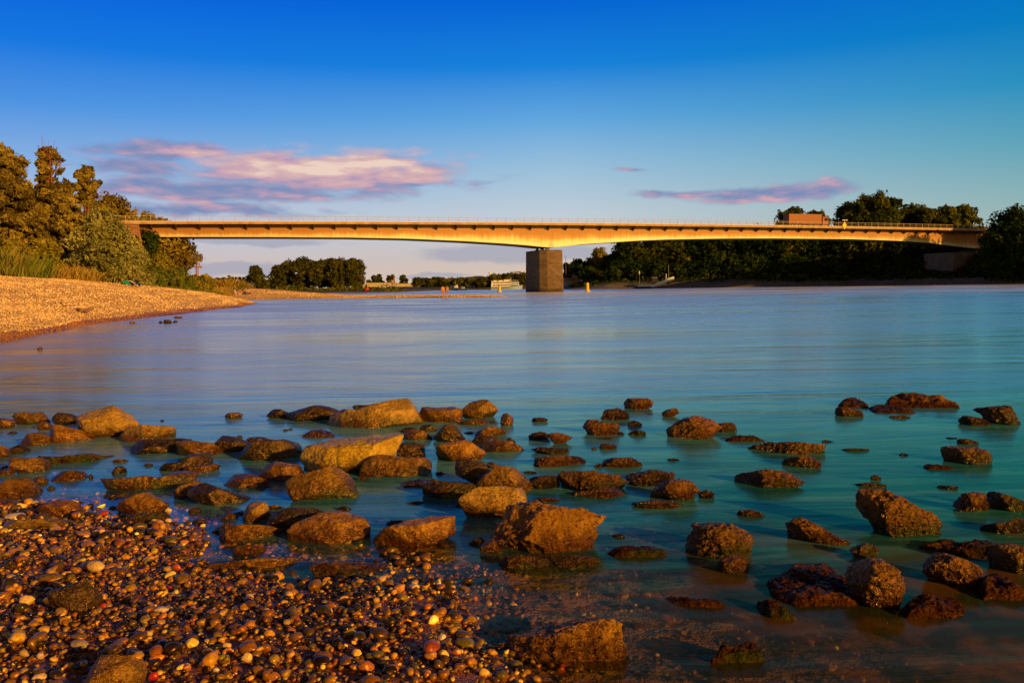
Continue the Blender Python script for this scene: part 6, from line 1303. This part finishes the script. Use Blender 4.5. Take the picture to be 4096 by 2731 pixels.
BARK = simple('tree_bark', (.10, .06, .035), .9, .35, 4); BARKR = simple('reddish_bark', (.26, .10, .045), .9, .3, 4)
def leaves(name, C, N, size, rs, asp=1.5, vv=None):
    n = len(C); N = N / np.maximum(np.linalg.norm(N, axis=1, keepdims=True), 1e-6)
    t_ = rs.normal(size=(n, 3)); t_ -= N * (t_ * N).sum(1, keepdims=True); t_ /= np.linalg.norm(t_, axis=1, keepdims=True); b = np.cross(N, t_)
    s = size * np.exp(rs.normal(0, .3, n))[:, None] * .5
    V = np.stack([C - t_ * s * asp, C - b * s * .8, C + t_ * s * asp, C + b * s * .8], 1).reshape(-1, 3)
    Fc = np.arange(n * 4).reshape(n, 4); vv = rs.uniform(0, 1, n) if vv is None else vv
    return V, Fc, np.repeat(vv, 4)
def crown(rs, h, w, base, shape, nl, leaf, clump=.2, sparse=1., ncl=46):
    """clumpy crown: returns leaf centres, normals, clump centres"""
    H = h - base; cl_ = []
    for i in range(ncl):
        u = rs.uniform(0, 1) ** .9; a = rs.uniform(0, 2 * math.pi)
        if shape == 'round': prof_ = math.sin(math.pi * min(1, max(.0, .10 + .87 * u))) ** .6
        elif shape == 'column': prof_ = (math.sin(math.pi * min(1, .12 + .80 * u))) ** .45
        elif shape == 'dome': prof_ = (1 - u ** 2.2) ** .6
        elif shape == 'spire': prof_ = (1 - u) ** .6 * .9 + .1
        else: prof_ = 1
        rr = w / 2 * prof_ * (rs.uniform(.45, .9) if rs.uniform() < .75 else rs.uniform(0, .5)) * rs.uniform(.85, 1.15)
        cl_.append((rr * math.cos(a), rr * math.sin(a), base + H * (.06 + .88 * u), clump * w * rs.uniform(.6, 1.25)))
    cl_ = np.array(cl_); k = rs.choice(len(cl_), nl, p=(cl_[:, 3] ** 2) / (cl_[:, 3] ** 2).sum())
    D_ = rs.normal(size=(nl, 3)); D_ /= np.linalg.norm(D_, axis=1, keepdims=True); D_[:, 2] = D_[:, 2] * .85 + .05
    R__ = cl_[k, 3] * (rs.uniform(.35, 1.05, nl) ** .6 + np.abs(rs.normal(0, .16, nl)))
    C = cl_[k, :3] + D_ * R__[:, None] * (1, 1, .8)
    C += (.10 * w * np.stack([noise3(C / (w * .13) + 3, 1), noise3(C / (w * .13) + 9, 2), noise3(C / (w * .13) + 17, 3)], 1))
    N = D_ + rs.normal(0, .55, (nl, 3)) + np.array([0, 0, .25])
    cv_ = rs.uniform(0, 1, len(cl_)); vv = np.clip(.55 * cv_[k] + .45 * rs.uniform(0, 1, nl), 0, 1)
    return C, N, cl_, vv
TI = [0]
def tree(name, x, y, h, w, label, kind='green', shape='round', leaf=.35, nl=9000, base=None, z=None, cat='tree', group=None, clump=.2, ncl=46, bark=None, bare=0, lean=0):
    TI[0] += 1; rs = np.random.default_rng(1000 + TI[0]); z = tz(x, y) if z is None else z
    base = h * .12 if base is None else base
    r = empty(name, (x, y, z), label, cat, group)
    C, N, cl_, vv = crown(rs, h, w, base, shape, nl, leaf, clump, ncl=ncl)
    if lean: C[:, 0] += lean * (C[:, 2] / h) ** 1.5 * h; cl_[:, 0] += lean * (cl_[:, 2] / h) ** 1.5 * h
    V, Fc, va = leaves('crown', C, N, leaf, rs, vv=vv)
    addobj('crown', npmesh('crown', V, Fc, False, {'lv': va}), LM[kind], r)
    mb = MB(); tr_ = max(.12, h * .018); lx = lean * h
    pts = [(0, 0, -.4), (lx * .05, 0, h * .2), (lx * .25, rs.normal(0, .02) * h, h * .45), (lx * .6, rs.normal(0, .03) * h, h * .72)]
    mb.path(pts, [tr_ * 1.25, tr_, tr_ * .7, tr_ * .3], 7)
    for q in cl_[rs.choice(len(cl_), min(9, len(cl_)), replace=False)]:
        j = 1 if q[2] < h * .5 else 2; p0 = pts[j]; mid_ = (p0[0] * .5 + q[0] * .5, p0[1] * .5 + q[1] * .5, p0[2] * .35 + q[2] * .65)
        mb.path([p0, mid_, tuple(q[:3])], [tr_ * .45, tr_ * .28, tr_ * .1], 5)
    for i in range(bare):
        a = rs.uniform(0, 6.28); p1 = (math.cos(a) * w * rs.uniform(.1, .36), math.sin(a) * w * .2, h * rs.uniform(.95, 1.1)); p0 = (0, 0, h * rs.uniform(.6, .8)); m_ = tuple((np.array(p0) + p1) / 2 + rs.normal(0, .25, 3))
        mb.path([p0, m_, p1], [tr_ * .3, tr_ * .16, tr_ * .05], 4)
        for t2 in range(3): p2 = tuple(np.array(m_) + (np.array(p1) - m_) * rs.uniform(.2, .8) + rs.normal(0, .4, 3)); mb.path([m_, p2], [tr_ * .12, tr_ * .04], 4)
    mb.build('trunk', bark or BARK, r); return r
def tpx(name, px, Yd, ytop, wpx, label, **kw):
    """a tree centred at px with its top at image row ytop when it stands Yd metres away"""
    p = at(px, ytop, Yd); z = kw.pop('z', None); z = tz(p[0], Yd) if z is None else z
    return tree(name, float(p[0]), Yd, float(p[2]) - z, wpx * Yd / FPX, label, z=z, **kw)
# left bank: tall willows
G1 = 'willows on the left bank'
tpx('willow_tree', 0, 74, 562, 230, 'tallest dense willow at the left picture edge', kind='willow', leaf=.20, nl=46000, base=1.5, clump=.10, ncl=150)
tpx('willow_tree', 192, 80, 582, 150, 'half-bare willow with thin twigs at its top near the left edge', kind='willow', leaf=.17, nl=15000, base=6.5, clump=.09, ncl=80, bare=12, bark=BARKR, z=3.)
tpx('willow_tree', 318, 83, 664, 100, 'willow with a leaning plume on the right of the tall group', kind='willow', leaf=.18, nl=16000, base=7.5, clump=.14, ncl=46, lean=.06, bark=BARKR, z=3.)
tpx('willow_tree', 95, 79, 800, 330, 'broad darker willow filling the gap below the tall ones', kind='willow', leaf=.21, nl=50000, base=1., clump=.11, ncl=120, z=3.)
tpx('willow_tree', 235, 77, 735, 210, 'rounded willow with reddish stems in the middle of the group', kind='willow', leaf=.2, nl=42000, base=1., clump=.11, ncl=110, bark=BARKR, z=2.8)
tpx('willow_tree', 395, 96, 822, 230, 'golden dome-shaped willow directly left of the abutment', kind='golden', leaf=.21, nl=44000, base=1., clump=.11, ncl=120, shape='dome', z=3.)
tpx('willow_tree', 330, 88, 900, 200, 'lower brown-green willow between the group and the golden dome', kind='willow', leaf=.26, nl=14000, base=.5, clump=.22, z=3.)
tpx('willow_tree', 470, 112, 915, 170, 'small golden willow touching the abutment stones', kind='golden', leaf=.28, nl=14000, base=.5, clump=.2, shape='dome', z=3.)
tpx('shade_tree', 440, 190, 788, 150, 'flat-topped round tree rising behind the golden dome willow', kind='willow', leaf=.45, nl=9000, base=12, z=4., clump=.2)
tpx('shade_tree', 380, 185, 860, 130, 'lower tree behind the flat-topped one', kind='willow', leaf=.45, nl=6000, base=4, z=4., clump=.2)
for i, (px_, yt, w_) in enumerate(((520, 852, 110), (590, 846, 90), (640, 868, 70))):
    tpx('shade_tree', px_, 230 + 6 * i, yt, w_, ['leftmost of three treetops showing above the left end of the bridge', 'middle and highest of three treetops above the left end of the bridge', 'rightmost and lowest of three treetops above the left end of the bridge'][i], kind='golden', leaf=.5, nl=5000, base=8, z=4., clump=.22)
tpx('willow_shrub', 410, 70, 872, 250, 'silvery upright willow shrub on top of the gravel beach', kind='silver', leaf=.17, nl=34000, base=.2, shape='dome', clump=.17, ncl=80, cat='shrub', z=1.9)
tpx('willow_shrub', 508, 73, 985, 190, 'rounded silvery willow shrub leaning to the right of the upright one', kind='silver', leaf=.16, nl=20000, base=.1, shape='dome', clump=.18, ncl=50, cat='shrub', z=1.9)
tpx('willow_shrub', 330, 70, 1010, 130, 'low grey-green shrub at the left foot of the silvery willow', kind='silver', leaf=.17, nl=12000, base=.1, shape='dome', clump=.2, cat='shrub', z=2.0)
tpx('willow_shrub', 170, 64, 965, 150, 'tawny bush standing in the tall grass at far left', kind='golden', leaf=.17, nl=14000, base=.2, shape='dome', clump=.2, cat='shrub')
tpx('willow_shrub', 40, 60, 975, 150, 'olive bush at the left edge above the beach', kind='golden', leaf=.17, nl=12000, base=.1, shape='dome', clump=.2, cat='shrub')
tpx('willow_tree', 655, 178, 905, 225, 'big round willow under the left end of the bridge', kind='willow', leaf=.42, nl=24000, base=2, shape='round', clump=.19, ncl=64, z=2.5)
tpx('willow_tree', 590, 172, 930, 160, 'dark willow in the shade beside the abutment foot', kind='dark', leaf=.42, nl=12000, base=1, clump=.2, z=2.5)
tpx('willow_shrub', 645, 140, 1018, 120, 'round golden bush below the big round willow', kind='golden', leaf=.3, nl=10000, base=.1, shape='dome', clump=.22, cat='shrub', z=2.2)
tpx('willow_shrub', 560, 128, 1060, 110, 'green bush right of the silvery shrubs', kind='green', leaf=.28, nl=7000, base=.1, shape='dome', clump=.22, cat='shrub', z=2.2)
for i, (px_, yt, w_, k_, Yd) in enumerate(((625, 1085, 120, 'reed', 116), (700, 1095, 130, 'reed', 120), (770, 1110, 90, 'golden', 128), (820, 1105, 62, 'golden', 135))):
    tpx('low_bush', px_, Yd, yt, w_, ['low bright green thicket right of the silvery shrubs', 'low bright green thicket above the middle of the beach', 'low yellow-green thicket left of the last round bush', 'last round yellow-green bush at the end of the bank'][i], kind=k_, leaf=.25, nl=7000, base=0, shape='dome', clump=.22, cat='shrub', z=1.9)
# tall grasses along the top of the beach
def grass_strip(name, label, paths, n, hgt, kind, seed, wb=.05, spread=4.):
    rs = np.random.default_rng(seed); P = np.array(paths, float); seg = rs.integers(0, len(P) - 1, n); u = rs.uniform(0, 1, n)[:, None]
    C = P[seg] * (1 - u) + P[seg + 1] * u; C = C + rs.uniform(-1, 1, (n, 2)) * spread; z = terrain_z(C)[0]
    cl_ = noise3(np.c_[C * .35, 0 * z], seed); h = hgt * np.exp(rs.normal(0, .25, n)) * (1 + .45 * cl_); le = rs.normal(0, .22, (n, 2)) * h[:, None]; a = rs.uniform(0, math.pi, n); w = wb * (1 + .3 * rs.normal(size=n))
    sd = np.c_[np.cos(a), np.sin(a)] * w[:, None]
    V = np.stack([np.c_[C - sd, z - .1], np.c_[C + sd, z - .1], np.c_[C + sd * .7 + le * .5, z + h * .6], np.c_[C + le * 1.2, z + h]], 1).reshape(-1, 3)
    vv = np.clip(.5 + .35 * cl_ + rs.normal(0, .2, n), 0, 1); o = addobj(name, npmesh(name, V, np.arange(4 * n).reshape(n, 4), False, {'lv': np.repeat(vv, 4)}), LM[kind]); tag(o, label, 'grass', kind='stuff')
def xyp(px, Yd): return (at(px, 1150, Yd)[0], Yd)
grass_strip('tall_grass', 'tall golden summer grass along the top of the left beach', [xyp(-60, 58), xyp(60, 62), xyp(180, 67), xyp(280, 72), xyp(350, 78), xyp(300, 84)], 90000, .55, 'grass', 3, .028, 4.5)
grass_strip('tall_grass', 'golden grass bank between the bushes under the bridge end', [xyp(560, 100), xyp(640, 112), xyp(720, 122), xyp(800, 134), xyp(850, 150)], 30000, .4, 'grass', 5, .035, 5.)
grass_strip('green_reeds', 'green reed patches low at the foot of the left bank bushes', [xyp(-20, 54), xyp(30, 56), xyp(60, 58)], 12000, .8, 'reed', 6, .03, 2.)
grass_strip('green_reeds', 'green low growth at the foot of the bushes above the beach', [xyp(580, 98), xyp(650, 104), xyp(740, 116), xyp(800, 128)], 14000, .5, 'reed', 7, .07, 3.)
grass_strip('dry_reeds', 'tan dry reeds behind the end of the left beach', [xyp(858, 190), xyp(900, 195), xyp(945, 200)], 9000, 1.3, 'grass', 8, .08, 4.)
# far bank, left of the pier
G2 = 'poplars of the dense grove on the far bank'
rs0 = np.random.default_rng(4)
gx = [(1108, 1062, 52), (1140, 1050, 48), (1165, 1036, 50), (1190, 1034, 46), (1215, 1031, 48), (1238, 1036, 44), (1260, 1042, 48), (1285, 1040, 46), (1308, 1036, 48), (1330, 1033, 46), (1352, 1032, 48), (1375, 1042, 46), (1403, 1036, 50), (1428, 1038, 46)]
pr_ = []
for i, (px_, yt, w_) in enumerate(gx):
    Yd = 372 + (i % 3) * 14
    lab = 'tall poplar inside the dense grove on the far bank'
    if i == 0: lab = 'small rounded poplar at the left end of the far grove'
    if i == len(gx) - 1: lab = 'columnar poplar closing the right end of the far grove'
    r = tpx('poplar_tree', px_, Yd, yt, w_ * 1.15, lab, kind='poplar', leaf=.62, nl=4200, shape='column', base=.2, clump=.22, ncl=46, group=G2, z=1.6)
tpx('broadleaf_tree', 1021, 335, 1060, 56, 'lone dark tree standing between the red-roofed houses', kind='poplar', leaf=.5, nl=6000, shape='round', base=1.2, clump=.22, ncl=40, z=1.5)
tpx('broadleaf_tree', 1005, 338, 1095, 44, 'low left lobe tree beside the lone dark tree', kind='poplar', leaf=.5, nl=2500, base=.5, clump=.24, z=1.5)
tpx('broadleaf_tree', 1042, 338, 1100, 44, 'low right lobe tree beside the lone dark tree', kind='poplar', leaf=.5, nl=2500, base=.5, clump=.24, z=1.5)
sp_ = [(845, 1112, 34, 'dark'), (870, 1108, 36, 'dark'), (893, 1111, 28, 'poplar'), (915, 1100, 15, 'golden'), (931, 1104, 12, 'golden'), (944, 1102, 16, 'poplar'), (959, 1108, 14, 'poplar'), (975, 1110, 34, 'poplar'), (930, 1122, 60, 'poplar'), (975, 1126, 50, 'green'), (1078, 1120, 34, 'poplar'), (1095, 1126, 40, 'green'), (1062, 1133, 46, 'green'), (890, 1128, 60, 'poplar')]
for i, (px_, yt, w_, k_) in enumerate(sp_):
    tpx('far_tree', px_, 470 + 7 * (i % 4), yt, w_, 'small distant tree in the belt between the beach bushes and the grove', kind=k_, leaf=.8, nl=1500, shape='column' if w_ < 20 else 'dome', base=.5, clump=.24, ncl=18, group='distant trees left of the grove', z=1.8)
sp2 = [(1475, 1122, 22), (1500, 1103, 26), (1519, 1098, 26), (1556, 1100, 20), (1571, 1098, 13), (1608, 1102, 26), (1620, 1108, 18), (1486, 1135, 12), (1508, 1133, 20)]
for i, (px_, yt, w_) in enumerate(sp2):
    tpx('far_tree', px_, 560 + 9 * (i % 3), yt, w_, 'small distant poplar behind the conveyor halls right of the grove', kind='poplar', leaf=.9, nl=1700, shape='column', base=.5, clump=.26, ncl=18, group='distant poplars behind the conveyor halls', z=1.8)
for i, px_ in enumerate(range(1668, 2112, 17)):
    rr = rs0.uniform(0, 1); yt = 1120 - 4 * rr - 14 * (px_ > 1960) * 1 - (8 if px_ > 2030 else 0) - (6 if 1720 < px_ < 1760 else 0)
    tpx('bank_tree', px_, 455 + 13 * (i % 3), yt, 34 + 10 * rr + (12 if px_ > 1950 else 0), 'rounded roadside tree in the row behind the boats left of the pier', kind='green' if i % 3 else 'poplar', leaf=.7, nl=2300, shape='dome', base=1., clump=.25, ncl=22, group='trees in the row behind the boats', z=1.9)
# right bank
G3 = 'shaded trees on the right bank'
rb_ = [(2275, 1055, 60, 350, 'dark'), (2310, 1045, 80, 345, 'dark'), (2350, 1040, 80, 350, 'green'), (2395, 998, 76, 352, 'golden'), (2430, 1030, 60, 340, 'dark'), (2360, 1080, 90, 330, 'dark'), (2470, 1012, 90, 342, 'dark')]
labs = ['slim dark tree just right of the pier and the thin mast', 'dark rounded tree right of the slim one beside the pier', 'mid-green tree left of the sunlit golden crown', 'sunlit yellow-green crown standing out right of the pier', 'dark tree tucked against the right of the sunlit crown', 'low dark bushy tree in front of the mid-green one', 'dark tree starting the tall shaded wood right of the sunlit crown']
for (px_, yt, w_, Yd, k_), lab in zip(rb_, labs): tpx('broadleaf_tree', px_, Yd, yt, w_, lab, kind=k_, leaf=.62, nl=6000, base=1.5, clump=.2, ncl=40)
rs1 = np.random.default_rng(14)
for i, px_ in enumerate(range(2510, 4000, 66)):
    f = (px_ - 2510) / 1490; Yd = 330 - 62 * f
    yt = 962 + rs1.uniform(-14, 14) - 22 * min(1, max(0, (px_ - 2560) / 200)) - (10 if px_ > 2900 else 0)
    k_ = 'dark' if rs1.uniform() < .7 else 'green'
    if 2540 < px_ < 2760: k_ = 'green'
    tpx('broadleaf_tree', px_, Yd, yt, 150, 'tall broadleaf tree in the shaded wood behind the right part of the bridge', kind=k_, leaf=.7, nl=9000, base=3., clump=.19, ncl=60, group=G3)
for i, px_ in enumerate(range(2500, 4120, 62)):
    f = (px_ - 2500) / 1620; Yd = 312 - 72 * f
    yt = 1052 + rs1.uniform(-26, 22)
    tpx('understorey_tree', px_, Yd, yt, 120, 'low dark tree at the edge of the right bank wood above the meadow', kind='dark', leaf=.6, nl=6500, base=.6, clump=.22, ncl=36, group='low trees along the right bank wood edge')
tops = [(3170, 838, 150), (3262, 848, 120), (3415, 806, 170), (3490, 782, 190), (3565, 792, 110), (3660, 825, 170), (3720, 842, 110), (3790, 832, 110), (3852, 828, 130)]
tl_ = ['round treetop left behind the orange lorry', 'smaller round treetop right behind the orange lorry', 'left shoulder of the highest tree clump above the bridge', 'highest tree crown rising above the bridge', 'narrow crown on the right of the highest tree', 'broad lighter crown in the middle of the row above the bridge', 'small low crown between the broad one and the last pair', 'left of the last pair of crowns above the bridge end', 'golden-rimmed right crown of the last pair above the bridge end']
for i, ((px_, yt, w_), lab) in enumerate(zip(tops, tl_)):
    tpx('broadleaf_tree', px_, 300 + 5 * (i % 3), yt, w_ * .88, lab, kind='green', leaf=.62, nl=11000, base=12, clump=.15, ncl=60)
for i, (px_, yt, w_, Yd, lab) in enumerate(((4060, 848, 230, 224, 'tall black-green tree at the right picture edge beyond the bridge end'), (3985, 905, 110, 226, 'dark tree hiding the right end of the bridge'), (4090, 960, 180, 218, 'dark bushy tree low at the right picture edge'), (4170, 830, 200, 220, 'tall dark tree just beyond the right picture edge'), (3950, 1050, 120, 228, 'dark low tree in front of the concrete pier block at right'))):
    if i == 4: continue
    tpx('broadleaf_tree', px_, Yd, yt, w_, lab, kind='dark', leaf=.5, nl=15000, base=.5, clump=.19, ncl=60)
# the bank-side wood upstream of the bridge, beyond the right edge of the frame (it shades the bridge end and the bank)
for i, (x_, y_, h_) in enumerate(((183, 201, 27), (196, 210, 27), (203, 212, 27), (196, 180, 26), (214, 192, 28), (232, 205, 28), (186, 172, 20), (212, 170, 24), (240, 180, 27), (226, 150, 25), (174, 214, 20))):
    tree('broadleaf_tree', x_, y_, h_, 19, 'tall tree in the bank wood just beyond the right edge', kind='dark', leaf=1.3, nl=5000, base=.5, clump=.22, ncl=50, group='trees of the bank wood beyond the right edge')
# undergrowth and grasses on the far banks
def lowgrowth(name, label, pts, n, size, kind, seed, spread):
    rs = np.random.default_rng(seed); P = np.array(pts, float); seg = rs.integers(0, len(P) - 1, n); u = rs.uniform(0, 1, n)[:, None]
    C = P[seg] * (1 - u) + P[seg + 1] * u + rs.normal(0, 1, (n, 2)) * spread; z, _, _, s3_ = terrain_z(C); ok = s3_ > 2.5; C, z = C[ok], z[ok]; n = len(C)
    b_ = np.clip(noise3(np.c_[C * .14, 0 * z], seed), 0, 1); z = z + rs.uniform(0, 1, n) * (.4 + 2.4 * b_)
    V, Fc, va = leaves('g', np.c_[C, z], rs.normal(size=(n, 3)) + (0, -.4, .6), size, rs, 1.3); o = addobj(name, npmesh(name, V, Fc, False, {'lv': va}), LM[kind]); tag(o, label, 'undergrowth', kind='stuff')
lowgrowth('undergrowth', 'dark undergrowth below the trees of the right bank', [xyp(2300, 330), xyp(2700, 305), xyp(3100, 285), xyp(3600, 262), xyp(4096, 228)], 26000, .7, 'dark', 31, 5.)
lowgrowth('undergrowth', 'green meadow growth on the slope of the right bank', [xyp(2280, 322), xyp(2700, 303), xyp(3100, 283), xyp(3400, 272)], 9000, .5, 'green', 32, 2.5)
lowgrowth('undergrowth', 'green grass growth along the far left bank', [xyp(1050, 345), xyp(1300, 350), xyp(1600, 300), xyp(1850, 345), xyp(2080, 345)], 15000, .5, 'green', 33, 5.)
